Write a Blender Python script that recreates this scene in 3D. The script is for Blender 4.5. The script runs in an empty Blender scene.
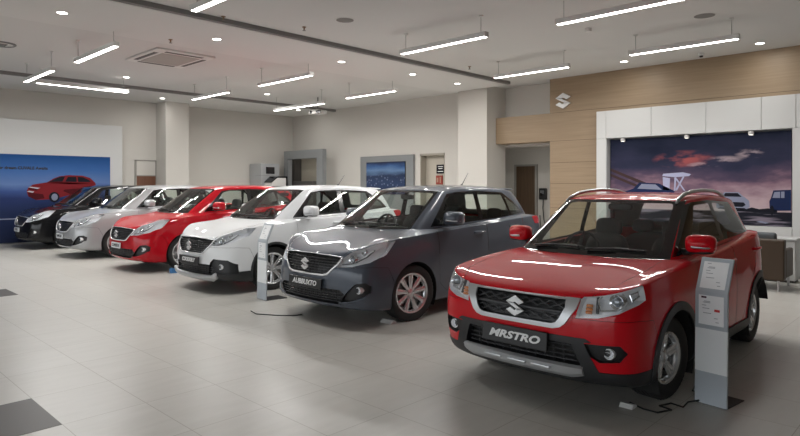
import bpy, bmesh, math, random
import numpy as np
from mathutils import Vector, Matrix
from mathutils.bvhtree import BVHTree
random.seed(7)
SC = bpy.context.scene
COL = SC.collection
R = math.radians

# ------------------------------------------------------------------ materials
def mat(name, col, rough=.5, metal=0., coat=0., coat_r=.03, spec=.5, emit=None, estr=0., bump=None, two=None):
    m = bpy.data.materials.new(name); m.use_nodes = True
    nt = m.node_tree; b = nt.nodes['Principled BSDF']
    b.inputs['Base Color'].default_value = (*col, 1)
    b.inputs['Roughness'].default_value = rough
    b.inputs['Metallic'].default_value = metal
    b.inputs['Coat Weight'].default_value = coat
    b.inputs['Coat Roughness'].default_value = coat_r
    if two: b.inputs['Coat IOR'].default_value = 1.42
    if name.startswith('print_'): spec, rough = .1, .7
    b.inputs['Specular IOR Level'].default_value = spec; b.inputs['Roughness'].default_value = rough
    if emit:
        b.inputs['Emission Color'].default_value = (*emit, 1); b.inputs['Emission Strength'].default_value = estr
    if bump:
        sc, st = bump
        tc = nt.nodes.new('ShaderNodeTexCoord'); n = nt.nodes.new('ShaderNodeTexNoise'); n.inputs['Scale'].default_value = sc
        n.inputs['Detail'].default_value = 3
        bp = nt.nodes.new('ShaderNodeBump'); bp.inputs['Strength'].default_value = st
        nt.links.new(tc.outputs['Object'], n.inputs['Vector']); nt.links.new(n.outputs['Fac'], bp.inputs['Height'])
        nt.links.new(bp.outputs['Normal'], b.inputs['Normal'])
    if two:   # unpainted trim colour on the back of the sheet metal
        g = nt.nodes.new('ShaderNodeNewGeometry'); mx = nt.nodes.new('ShaderNodeMix'); mx.data_type = 'RGBA'
        mx.inputs[6].default_value = (*col, 1); mx.inputs[7].default_value = (*two, 1)
        nt.links.new(g.outputs['Backfacing'], mx.inputs[0]); nt.links.new(mx.outputs[2], b.inputs['Base Color'])
        mt = nt.nodes.new('ShaderNodeMath'); mt.operation = 'MULTIPLY_ADD'; mt.inputs[1].default_value = -1; mt.inputs[2].default_value = 1
        nt.links.new(g.outputs['Backfacing'], mt.inputs[0])
        for k, v in (('Coat Weight', coat), ('Metallic', metal)):
            m2 = nt.nodes.new('ShaderNodeMath'); m2.operation = 'MULTIPLY'; m2.inputs[1].default_value = v
            nt.links.new(mt.outputs[0], m2.inputs[0]); nt.links.new(m2.outputs[0], b.inputs[k])
    return m

def glass_mat(name, tint, refl=.06, rough=.0):
    m = bpy.data.materials.new(name); m.use_nodes = True
    nt = m.node_tree; nt.nodes.remove(nt.nodes['Principled BSDF'])
    out = nt.nodes['Material Output']
    tr = nt.nodes.new('ShaderNodeBsdfTransparent'); tr.inputs[0].default_value = (*tint, 1)
    gl = nt.nodes.new('ShaderNodeBsdfGlossy'); gl.inputs['Roughness'].default_value = rough
    lw = nt.nodes.new('ShaderNodeLayerWeight'); lw.inputs[0].default_value = .5
    pw = nt.nodes.new('ShaderNodeMath'); pw.operation = 'POWER'; pw.inputs[1].default_value = 4.; nt.links.new(lw.outputs['Facing'], pw.inputs[0])
    fr = nt.nodes.new('ShaderNodeMath'); fr.operation = 'MULTIPLY_ADD'; fr.inputs[1].default_value = .9; fr.inputs[2].default_value = refl; nt.links.new(pw.outputs[0], fr.inputs[0])
    mx = nt.nodes.new('ShaderNodeMixShader')
    nt.links.new(fr.outputs[0], mx.inputs[0]); nt.links.new(tr.outputs[0], mx.inputs[1]); nt.links.new(gl.outputs[0], mx.inputs[2])
    nt.links.new(mx.outputs[0], out.inputs[0])
    return m

def paint(name, col, metal=.0, rough=.4):
    return mat(name, col, rough, metal, .75, .015, spec=.06, two=(.16, .155, .15))

M = {}
M['red'] = paint('red_paint', (.56, .004, .012), .0, .45)
M['red2'] = paint('crimson_paint', (.42, .004, .012), .0, .45)
M['grey'] = paint('slate_grey_paint', (.082, .095, .118), .25, .38)
M['white'] = paint('pearl_white_paint', (.74, .755, .77), .0, .4)
M['silver'] = paint('silver_paint', (.40, .41, .42), .4, .36)
M['black'] = paint('black_paint', (.006, .006, .007), .1, .3)
M['plastic'] = mat('black_plastic', (.012, .012, .013), .5, bump=(300, .05))
M['clad'] = mat('grey_black_cladding', (.022, .023, .025), .5, bump=(300, .05))
M['gloss_black'] = mat('gloss_black_trim', (.006, .006, .007), .12, coat=.5)
M['grille'] = mat('grille_black', (.01, .01, .011), .35)
M['grille_bar'] = mat('grille_bar_satin', (.035, .036, .04), .3)
M['chrome'] = mat('chrome', (.78, .79, .80), .12, 1.)
M['bright'] = mat('bright_trim', (.80, .81, .82), .22, .5)
M['satin'] = mat('satin_silver', (.48, .49, .5), .32, .8)
M['skid'] = mat('skid_plate_silver', (.46, .47, .48), .38, .5)
M['alloy'] = mat('alloy_wheel_silver', (.66, .67, .68), .26, .7)
M['steel'] = mat('brake_steel', (.2, .2, .2), .4, .9)
M['tyre'] = mat('tyre_rubber', (.012, .012, .012), .7)
M['dark'] = mat('underbody_dark', (.008, .008, .008), .8)
M['gap'] = mat('panel_gap_dark', (.004, .004, .004), .8)
M['seat'] = mat('seat_charcoal_fabric', (.035, .036, .038), .85, bump=(150, .15))
M['seat2'] = mat('seat_grey_fabric', (.11, .11, .11), .85, bump=(150, .15))
M['dash'] = mat('dash_dark', (.018, .018, .02), .55)
M['glass'] = glass_mat('clear_car_glass', (.90, .95, .92))
M['glass_side'] = glass_mat('side_car_glass', (.84, .89, .86))
M['lens'] = glass_mat('lamp_lens', (.96, .97, .98))
M['lamp_in'] = mat('lamp_reflector', (.90, .91, .93), .3, .1)
M['lamp_dark'] = mat('lamp_bezel_dark', (.10, .105, .115), .3, .4)
M['amber'] = mat('amber_reflector', (.75, .25, .06), .3, coat=.6)
M['tail'] = mat('tail_lamp_red', (.45, .01, .012), .15, coat=1)
M['lampglass'] = mat('projector_glass', (.35, .38, .42), .05, .6, 1)
M['plate'] = mat('plate_black', (.008, .008, .009), .35)
M['plate_w'] = mat('plate_white', (.62, .64, .65), .4)
M['ink_w'] = mat('lettering_white', (.85, .85, .85), .4)
M['ink_k'] = mat('lettering_black', (.01, .01, .012), .5)
M['mirror_glass'] = mat('mirror_glass', (.7, .7, .7), .02, 1.)

# ------------------------------------------------------------------ mesh helpers
def link(o, parent=None):
    COL.objects.link(o)
    if parent is not None: o.parent = parent
    return o

def mesh_obj(name, verts, faces, material, parent=None, smooth=False, sharp=None, normals=None):
    me = bpy.data.meshes.new(name)
    me.from_pydata([tuple(v) for v in verts], [], faces)
    me.update()
    if material: me.materials.append(material)
    if smooth or sharp:
        me.polygons.foreach_set('use_smooth', [True]*len(me.polygons))
        if sharp: me.set_sharp_from_angle(angle=R(sharp))
        if normals is not None: me.normals_split_custom_set_from_vertices([tuple(n) for n in normals])
    o = bpy.data.objects.new(name, me)
    return link(o, parent)

class MB:
    def __init__(s): s.v = []; s.f = []
    def add(s, vs, fs):
        b = len(s.v); s.v += [Vector(v) for v in vs]; s.f += [[b+i for i in f] for f in fs]; return s
    def box(s, x0, x1, y0, y1, z0, z1):
        vs = [(x, y, z) for z in (z0, z1) for y in (y0, y1) for x in (x0, x1)]
        return s.add(vs, [[0,2,3,1],[4,5,7,6],[0,1,5,4],[2,6,7,3],[0,4,6,2],[1,3,7,5]])
    def bevbox(s, x0, x1, y0, y1, z0, z1, b=.01, seg=2):
        bm = bmesh.new(); bmesh.ops.create_cube(bm, size=1)
        for v in bm.verts:
            v.co = Vector(((x0+x1)/2+v.co.x*(x1-x0), (y0+y1)/2+v.co.y*(y1-y0), (z0+z1)/2+v.co.z*(z1-z0)))
        bmesh.ops.bevel(bm, geom=bm.edges[:], offset=b, segments=seg, affect='EDGES', profile=.5)
        s.bm(bm); bm.free(); return s
    def bm(s, bm):
        bm.verts.index_update(); return s.add([v.co.copy() for v in bm.verts], [[v.index for v in f.verts] for f in bm.faces])
    def tube(s, pts, r, n=8, cap=True):
        pts = [Vector(p) for p in pts]; vs = []; fs = []
        rr = r if isinstance(r, (list, tuple)) else [r]*len(pts)
        up = None
        for i, p in enumerate(pts):
            d = (pts[min(i+1, len(pts)-1)]-pts[max(i-1, 0)]).normalized()
            if up is None:
                up = Vector((0,0,1)) if abs(d.z) < .9 else Vector((1,0,0))
            a = d.cross(up); a = a.normalized() if a.length > 1e-6 else d.orthogonal().normalized()
            b = a.cross(d).normalized(); up = b
            for k in range(n):
                t = 2*math.pi*k/n; vs.append(p+a*math.cos(t)*rr[i]+b*math.sin(t)*rr[i])
        for i in range(len(pts)-1):
            for k in range(n):
                fs.append([i*n+k, i*n+(k+1) % n, (i+1)*n+(k+1) % n, (i+1)*n+k])
        if cap: fs.append(list(range(n))[::-1]); fs.append([(len(pts)-1)*n+k for k in range(n)])
        return s.add(vs, fs)
    def lathe(s, prof, c=(0,0,0), axis='z', n=32, close=False):
        vs = []; fs = []; c = Vector(c)
        for (r, h) in prof:
            for k in range(n):
                t = 2*math.pi*k/n; a, b = r*math.cos(t), r*math.sin(t)
                vs.append(c+(Vector((a, b, h)) if axis == 'z' else Vector((a, h, b)) if axis == 'y' else Vector((h, a, b))))
        m = len(prof)
        for i in range(m if close else m-1):
            for k in range(n):
                j = (i+1) % m
                fs.append([i*n+k, i*n+(k+1) % n, j*n+(k+1) % n, j*n+k])
        return s.add(vs, fs)
    def disc(s, c, r, axis='z', n=32):
        c = Vector(c); vs = []
        for k in range(n):
            t = 2*math.pi*k/n; a, b = r*math.cos(t), r*math.sin(t)
            vs.append(c+(Vector((a, b, 0)) if axis == 'z' else Vector((a, 0, b)) if axis == 'y' else Vector((0, a, b))))
        return s.add(vs, [list(range(n))])
    def prism(s, poly, fn, d0, d1):
        """poly 2-D, fn(u,v,d)->3-D"""
        n = len(poly)
        vs = [fn(u, v, d0) for u, v in poly]+[fn(u, v, d1) for u, v in poly]
        fs = [list(range(n)), [n+i for i in range(n)][::-1]]+[[i, n+i, n+(i+1) % n, (i+1) % n] for i in range(n)]
        return s.add(vs, fs)
    def ellipsoid(s, c, r, e1=1., e2=1., nu=24, nv=14, rot=None):
        c = Vector(c); vs = []; fs = []
        def sp(a, e): return math.copysign(abs(a)**e, a)
        for j in range(nv+1):
            ph = -math.pi/2+math.pi*j/nv
            for i in range(nu):
                th = 2*math.pi*i/nu
                p = Vector((r[0]*sp(math.cos(ph), e1)*sp(math.cos(th), e2), r[1]*sp(math.cos(ph), e1)*sp(math.sin(th), e2), r[2]*sp(math.sin(ph), e1)))
                vs.append(c+(rot @ p if rot else p))
        for j in range(nv):
            for i in range(nu):
                fs.append([j*nu+i, j*nu+(i+1) % nu, (j+1)*nu+(i+1) % nu, (j+1)*nu+i])
        return s.add(vs, fs)
    def build(s, name, material, parent=None, smooth=False, sharp=None, fix=True):
        o = mesh_obj(name, s.v, s.f, material, parent)
        bm = bmesh.new(); bm.from_mesh(o.data)
        if smooth or sharp: bmesh.ops.remove_doubles(bm, verts=bm.verts, dist=1e-5)
        if fix: bmesh.ops.recalc_face_normals(bm, faces=bm.faces)
        bm.to_mesh(o.data); bm.free()
        if smooth or sharp:
            o.data.polygons.foreach_set('use_smooth', [True]*len(o.data.polygons))
            if sharp: o.data.set_sharp_from_angle(angle=R(sharp))
        return o

def tag(o, label, cat, group=None):
    o['label'] = label; o['category'] = cat
    if group: o['group'] = group
    return o
def empty(name, loc, label, cat, group=None, rz=0):
    o = bpy.data.objects.new(name, None); o.empty_display_size = .2
    o.location = loc; o.rotation_euler = (0, 0, rz); COL.objects.link(o)
    return tag(o, label, cat, group)
def struct(o): o['kind'] = 'structure'; return o

def text_mesh(body, size, shear=0., bold=0., space=1., depth=.002):
    cu = bpy.data.curves.new('lettering', 'FONT'); cu.body = body; cu.size = size; cu.shear = shear; cu.offset = bold
    cu.space_character = space; cu.extrude = depth; cu.align_x = 'CENTER'; cu.align_y = 'CENTER'; cu.resolution_u = 3
    o = bpy.data.objects.new('lettering', cu); COL.objects.link(o)
    dg = bpy.context.evaluated_depsgraph_get(); dg.update()
    me = o.evaluated_get(dg).to_mesh()
    vs = [v.co.copy() for v in me.vertices]; fs = [list(p.vertices) for p in me.polygons]
    o.evaluated_get(dg).to_mesh_clear()
    bpy.data.objects.remove(o); bpy.data.curves.remove(cu)
    return vs, fs

def s_emblem(half):
    """the slanted two-hook S mark: its two polygons in unit square, scaled"""
    a = [(-1,.38),(.0,1.0),(1,.46),(.48,.16),(.02,.42),(-.36,.20)]
    b = [(-1,.38),(-.28,.33),(1,-.38),(.28,-.33)]
    c = [(1,-.38),(.0,-1.0),(-1,-.46),(-.48,-.16),(-.02,-.42),(.36,-.20)]
    return [[(x*half, y*half) for x, y in p] for p in (a, b, c)]

# ------------------------------------------------------------------ car bodies
def bw(t):
    return np.array([(1-t)**3, 3*t**3-6*t**2+4, -3*t**3+3*t**2+3*t+1, t**3])/6.

def half_surface(rows, mult, nc, nr):
    """rows: list of loops, each a list of (x,y,z) from front centre round one side to rear centre"""
    T = np.array(rows, float)
    idx = [i for i, m in enumerate(mult) for _ in range(m)]
    T0 = T; T = T[idx].copy(); Rn, Cn, _ = T.shape
    for k in range(Rn-1):          # a doubled loop becomes two close ones: a tight bend
        i = idx[k]
        if idx[k+1] == i:
            for kk, j in ((k, i-1), (k+1, i+1)):
                d = T0[j]-T0[i]; L = np.linalg.norm(d, axis=1, keepdims=True)
                T[kk] += d*np.minimum(.14, .022/np.maximum(L, 1e-6))
    mir = np.array([1, -1, 1.])
    def ghost(P):
        top = (P[-2]*mir)[None]; bot = (2*P[0]-P[1])[None]
        Q = np.concatenate([bot, P, top], 0)
        return np.concatenate([(Q[:, 1]*mir)[:, None], Q, (Q[:, -2]*mir)[:, None]], 1)
    P = T.copy()
    for _ in range(3):
        G = ghost(P)
        S = (G[:-2]+4*G[1:-1]+G[2:])/6; S = (S[:, :-2]+4*S[:, 1:-1]+S[:, 2:])/6
        P = P+.55*(T-S)
        P[:, 0, 1] = 0; P[:, -1, 1] = 0; P[-1, :, 1] = 0
    G = ghost(P)
    def wts(n, sub):
        W = np.zeros(((n-1)*sub+1, n+2))
        for i in range(n-1):
            for k in range(sub): W[i*sub+k, i:i+4] = bw(k/sub)
        W[-1, n-2:n+2] = bw(1.)
        return W
    A = np.einsum('ri,ijk->rjk', wts(Rn, nr), G)
    A = np.einsum('cj,rjk->rck', wts(Cn, nc), A)
    A[:, 0, 1] = 0; A[:, -1, 1] = 0; A[-1, :, 1] = 0
    return A, idx

def inset(poly, d):
    n = len(poly); area = sum(poly[i][0]*poly[(i+1) % n][1]-poly[(i+1) % n][0]*poly[i][1] for i in range(n))
    sg = 1 if area > 0 else -1; L = []
    for i in range(n):
        p, q = Vector(poly[i]), Vector(poly[(i+1) % n]); e = (q-p).normalized(); nn = Vector((-e.y, e.x))*sg
        L.append((p+nn*d, e))
    out = []
    for i in range(n):
        (p, e), (q, f) = L[i-1], L[i]
        cr = e.x*f.y-e.y*f.x
        if abs(cr) < 1e-4: out.append(tuple(q)); continue
        t = ((q.x-p.x)*f.y-(q.y-p.y)*f.x)/cr
        out.append(tuple(p+e*t))
    return out

def roundpoly(poly, r, n=4):
    """round a convex polygon's corners"""
    out = []; m = len(poly)
    for i in range(m):
        p, a, b = Vector(poly[i]), Vector(poly[i-1]), Vector(poly[(i+1) % m])
        rr = r[i] if isinstance(r, (list, tuple)) else r
        if rr <= 0: out.append(tuple(p)); continue
        da, db = (a-p), (b-p); k = min(rr, da.length*.45, db.length*.45)
        s, e = p+da.normalized()*k, p+db.normalized()*k
        for j in range(n+1):
            t = j/n; out.append(tuple(s*(1-t)**2+p*2*t*(1-t)+e*t*t))
    return out

def circ(cx, cz, r, n=36): return [(cx+r*math.cos(2*math.pi*k/n), cz+r*math.sin(2*math.pi*k/n)) for k in range(n)]

class Shell:
    AX = {'x': (1, 2), 'y': (0, 2), 'z': (0, 1)}
    def __init__(s, rows, mult, nc=5, nr=4):
        A, idx = half_surface(rows, mult, nc, nr)
        s.A = A; nR, nC, _ = A.shape
        bm = s.bm = bmesh.new()
        s.lab = bm.faces.layers.int.new('lab'); s.row = bm.faces.layers.int.new('row'); s.colm = bm.faces.layers.int.new('colm')
        vl = [[bm.verts.new(A[r, c]) for c in range(nC)] for r in range(nR)]
        vr = [[vl[r][c] if (A[r, c, 1] == 0) else bm.verts.new((A[r, c, 0], -A[r, c, 1], A[r, c, 2])) for c in range(nC)] for r in range(nR)]
        for r in range(nR-1):
            rr = idx[min(r//nr, len(idx)-1)]*10 + (5 if idx[r//nr] != idx[min(r//nr+1, len(idx)-1)] else 0)
            for c in range(nC-1):
                for V, flip in ((vl, 0), (vr, 1)):
                    q = [V[r][c], V[r][c+1], V[r+1][c+1], V[r+1][c]]
                    q = [v for i, v in enumerate(q) if v not in q[:i]]
                    if len(q) < 3: continue
                    if flip: q = q[::-1]
                    try: f = bm.faces.new(q)
                    except ValueError: continue
                    f[s.row] = rr; f[s.colm] = c//nc
        bmesh.ops.remove_doubles(bm, verts=bm.verts, dist=1e-6)
        bm.normal_update()
        # outward?
        f = max(bm.faces, key=lambda f: f.calc_center_median().z)
        if f.normal.z < 0:
            bmesh.ops.reverse_faces(bm, faces=bm.faces[:]); bm.normal_update()
        s.bvh = BVHTree.FromBMesh(bm)
        s.names = {0: 'body'}; s.n = 0
    def hit(s, axis, a, b, side=-1):
        """surface point seen from outside: axis x from the front (side -1) / rear (+1), y from a flank, z from above"""
        if axis == 'x': o, d = Vector((10*side, a, b)), Vector((-side, 0, 0))
        elif axis == 'y': o, d = Vector((a, 10*side, b)), Vector((0, -side, 0))
        else: o, d = Vector((a, b, 10)), Vector((0, 0, -1))
        p, n, i, _ = s.bvh.ray_cast(o, d)
        return (p, n) if p is not None else (None, None)
    def knife(s, poly, axis, cond, name, only=None):
        bm = s.bm; lab = s.lab
        if name not in s.names.values():
            s.n += 1; s.names[s.n] = name
        new = [k for k, v in s.names.items() if v == name][0]
        only = None if only is None else {k for k, v in s.names.items() if v in only}
        i0, i1 = s.AX[axis]
        n = len(poly); area = sum(poly[i][0]*poly[(i+1) % n][1]-poly[(i+1) % n][0]*poly[i][1] for i in range(n))
        if area < 0: poly = poly[::-1]
        a0, a1 = min(p[0] for p in poly), max(p[0] for p in poly); b0, b1 = min(p[1] for p in poly), max(p[1] for p in poly)
        cand = []
        for f in bm.faces:
            if only is not None and f[lab] not in only: continue
            us = [v.co[i0] for v in f.verts]; ws = [v.co[i1] for v in f.verts]
            if max(us) < a0 or min(us) > a1 or max(ws) < b0 or min(ws) > b1: continue
            if cond(f, f.calc_center_median()): cand.append(f)
        for i in range(n):
            if not cand: break
            p, q = poly[i], poly[(i+1) % n]; e = (q[0]-p[0], q[1]-p[1]); L = math.hypot(*e)
            if L < 1e-7: continue
            nn = (e[1]/L, -e[0]/L)          # outward for ccw
            co = [0, 0, 0]; no = [0, 0, 0]; co[i0], co[i1] = p; no[i0], no[i1] = nn
            cut = []; keep = []
            for f in cand:
                ds = [(v.co[i0]-p[0])*nn[0]+(v.co[i1]-p[1])*nn[1] for v in f.verts]
                if max(ds) <= 1e-6: keep.append(f)
                elif min(ds) < -1e-6: cut.append(f)
            if cut:
                es = {e for f in cut for e in f.edges}; vs = {v for f in cut for v in f.verts}
                res = bmesh.ops.bisect_plane(bm, geom=cut+list(es)+list(vs), dist=1e-6, plane_co=co, plane_no=no)
                for g in res['geom']:
                    if isinstance(g, bmesh.types.BMFace):
                        c = g.calc_center_median()
                        if (c[i0]-p[0])*nn[0]+(c[i1]-p[1])*nn[1] < 0: keep.append(g)
            cand = list({f for f in keep if f.is_valid})
        for f in cand: f[lab] = new
    def finish(s):
        s.bm.normal_update()
        s.vn = {v: v.normal.copy() for v in s.bm.verts}
    def piece(s, labels, name, material, parent, off=0., wall=None, filt=None, sharp=None, custom=True):
        ids = {k for k, v in s.names.items() if v in labels}
        fs = [f for f in s.bm.faces if f[s.lab] in ids and (filt is None or filt(f.calc_center_median()))]
        if not fs: return None
        vm = {}; vs = []; ns = []; out = []
        for f in fs:
            for v in f.verts:
                if v not in vm:
                    vm[v] = len(vs); vs.append(v.co+s.vn[v]*off); ns.append(s.vn[v])
            out.append([vm[v] for v in f.verts])
        if wall is not None:
            S = set(fs); wm = {}
            for f in fs:
                for l in f.loops:
                    if not any(g in S and g is not f for g in l.edge.link_faces):
                        a, b = l.vert, l.link_loop_next.vert
                        for v in (a, b):
                            for w, o_ in ((wall, 'w'), (off, 'o')):
                                if (v, o_) not in wm:
                                    wm[(v, o_)] = len(vs); vs.append(v.co+s.vn[v]*w); ns.append(s.vn[v])
                        out.append([wm[(b, 'o')], wm[(a, 'o')], wm[(a, 'w')], wm[(b, 'w')]])
            custom = False
        o = mesh_obj(name, vs, out, material, parent, smooth=True, normals=ns if custom else None)
        if not custom: o.data.set_sharp_from_angle(angle=R(sharp or 40))
        return o
    def strip(s, pts, axis, w, h, side=-1, lift=0., step=.02):
        """a bar with an oval section laid along the surface; pts in the axis' 2-D view"""
        P = []
        for i in range(len(pts)-1):
            a, b = Vector(pts[i]), Vector(pts[i+1]); k = max(1, int((b-a).length/step))
            for j in range(k): P.append(a.lerp(b, j/k))
        P.append(Vector(pts[-1]))
        Q = []
        for p in P:
            c, n = s.hit(axis, p.x, p.y, side)
            if c is not None: Q.append((c+n*lift, n))
        mb = MB()
        if len(Q) < 2: return mb
        vs = []; fs = []; m = 8
        for i, (c, n) in enumerate(Q):
            d = (Q[min(i+1, len(Q)-1)][0]-Q[max(i-1, 0)][0]).normalized(); t = n.cross(d).normalized(); nn = d.cross(t).normalized()
            for k in range(m):
                a = 2*math.pi*(k+.5)/m
                ca, sa = math.copysign(abs(math.cos(a))**.6, math.cos(a)), math.copysign(abs(math.sin(a))**.6, math.sin(a))
                vs.append(c+t*ca*w/2+nn*sa*h/2)
        for i in range(len(Q)-1):
            for k in range(m): fs.append([i*m+k, i*m+(k+1) % m, (i+1)*m+(k+1) % m, (i+1)*m+k])
        fs.append(list(range(m))); fs.append([(len(Q)-1)*m+k for k in range(m)][::-1])
        return mb.add(vs, fs)

def scan(polys, z):
    """extent in y of a union of convex polygons at height z"""
    ys = []; z += 1.3e-4
    for poly in polys:
        n = len(poly)
        for i in range(n):
            (a, za), (b, zb) = poly[i], poly[(i+1) % n]
            if (za-z)*(zb-z) < 0: ys.append(a+(b-a)*(z-za)/(zb-za))
    return (min(ys), max(ys)) if len(ys) > 1 else None

# ------------------------------------------------------------------ wheels
def wheel(parent, x, y, r, w, side, style, rimr, steer=0.):
    """side -1: outer face towards -y"""
    wt = MB(); hw = w/2
    prof = [(rimr-.012, -hw*.80), (rimr+.004, -hw*.88), (rimr+.03, -hw*.97), (r-.035, -hw), (r-.012, -hw*.93), (r-.002, -hw*.80)]
    for g in (-.5, -.17, .17, .5):
        prof += [(r, hw*(g-.05)), (r-.007, hw*(g-.035)), (r-.007, hw*(g+.035)), (r, hw*(g+.05))]
    prof += [(r-.002, hw*.80), (r-.012, hw*.93), (r-.035, hw), (rimr+.03, hw*.97), (rimr+.004, hw*.88), (rimr-.012, hw*.80)]
    wt.lathe(prof, axis='y', n=48)
    # tread blocks on the shoulder
    for k in range(48):
        a = 2*math.pi*k/48; c, s_ = math.cos(a), math.sin(a)
        for sg in (-1, 1):
            t = Vector((-s_, 0, c)); n = Vector((c, 0, s_))
            b = [n*(r-.014)+t*.012+Vector((0, sg*hw*.955, 0)), n*(r-.014)-t*.006+Vector((0, sg*hw*.955, 0)), n*(r+.0005)-t*.006+Vector((0, sg*hw*.80, 0)), n*(r+.0005)+t*.012+Vector((0, sg*hw*.80, 0))]
            wt.add(b, [[0, 1, 2, 3]])
    T = wt.build('wheel', M['tyre'], parent, sharp=35, fix=False)
    T.location = (x, y, r-.004); T.rotation_euler = (0, 0, (0 if side < 0 else math.pi)+steer)
    rb = MB()
    rb.lathe([(rimr-.01, hw*.8), (rimr-.02, hw*.5), (rimr-.03, -hw*.55), (rimr-.012, -hw*.80), (rimr+.004, -hw*.90), (rimr-.002, -hw*.92), (rimr-.018, -hw*.84), (rimr-.024, -hw*.6)], axis='y', n=48)
    def spoke(a, w0, w1, r0, r1, d0=-.66, d1=-.80, th=.022):
        c, s_ = math.cos(a), math.sin(a); n = Vector((c, 0, s_)); t = Vector((-s_, 0, c)); st = []
        for f in (0, .35, .7, 1):
            rr = r0+(r1-r0)*f; ww = w0+(w1-w0)*f; yy = hw*(d0+(d1-d0)*math.sin(f*math.pi/2)); Y = Vector((0, yy, 0)); B = Vector((0, th, 0))
            p = n*rr
            st.append([p+t*ww/2+Y+B*.35, p+t*ww*.26+Y, p-t*ww*.26+Y, p-t*ww/2+Y+B*.35, p-t*ww/2+Y+B, p+t*ww/2+Y+B])
        vs = [v for q in st for v in q]; fs = []
        for i in range(3):
            for k in range(6): fs.append([i*6+k, i*6+(k+1) % 6, (i+1)*6+(k+1) % 6, (i+1)*6+k])
        fs += [[0, 1, 2, 3, 4, 5], [18+k for k in range(6)][::-1]]
        rb.add(vs, fs)
    if style == 'twin5':
        for k in range(5):
            a = 2*math.pi*k/5+math.pi/2
            for d in (-.19, .19): spoke(a+d*.75, .042, .034, .05, rimr-.014)
            spoke(a, .05, .016, .04, rimr*.55)
    elif style == 'multi':
        for k in range(9): spoke(2*math.pi*k/9+math.pi/2, .040, .064, .045, rimr-.014)
    else:
        for k in range(8):
            a = 2*math.pi*k/8+math.pi/2
            spoke(a-.1, .03, .026, .045, rimr-.014); spoke(a+.1, .03, .026, .045, rimr-.014)
    rb.lathe([(.0, -hw*.70), (.028, -hw*.70), (.034, -hw*.66), (.062, -hw*.62), (.068, -hw*.5), (.07, -hw*.3)], axis='y', n=24)
    rb.build('rim', M['alloy'], T, sharp=35)
    nb = MB()
    for k in range(5):
        a = 2*math.pi*k/5+.3; nb.lathe([(0, -hw*.66), (.009, -hw*.66), (.009, -hw*.5)], c=(.05*math.cos(a), 0, .05*math.sin(a)), axis='y', n=8)
    nb.build('wheel_nuts', M['steel'], T, sharp=30)
    bd = MB(); bd.lathe([(.05, -hw*.25), (rimr*.80, -hw*.25), (rimr*.80, -hw*.1), (.05, -hw*.1)], axis='y', n=32)
    bd.bevbox(rimr*.35, rimr*.82, -hw*.4, hw*.05, -.07, .07, .012)
    bd.build('brake_disc', M['steel'], T, sharp=30)
    return T

# ------------------------------------------------------------------ the two body styles (metres, front axle at x=0, nose towards -x)
FY = (0, .375, .71, .92)
def low(xf, xr, W, z, dx=(0, .012, .06, .17), ym=1.):
    """a plan loop of the lower body; z is a list of 15 heights"""
    xs = [xf+d for d in dx]+[-.42, 0, .42, .95, 1.45, 2.0, 2.42, 2.75, xr-.13, xr-.02, xr]
    ys = [W*f for f in FY]+[W*.982, W, W, W, W, W, W, W*.97, W*.865, W*.45, 0]
    return [(x, y*ym, zz) for x, y, zz in zip(xs, ys, z)]
def zz(a, b, c): return [a]*3+[a*.6+b*.4]+[b]*7+[c]*4
def rise(z, vals): return [(x, y, v) for (x, y, _), v in zip(z, vals)]

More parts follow.
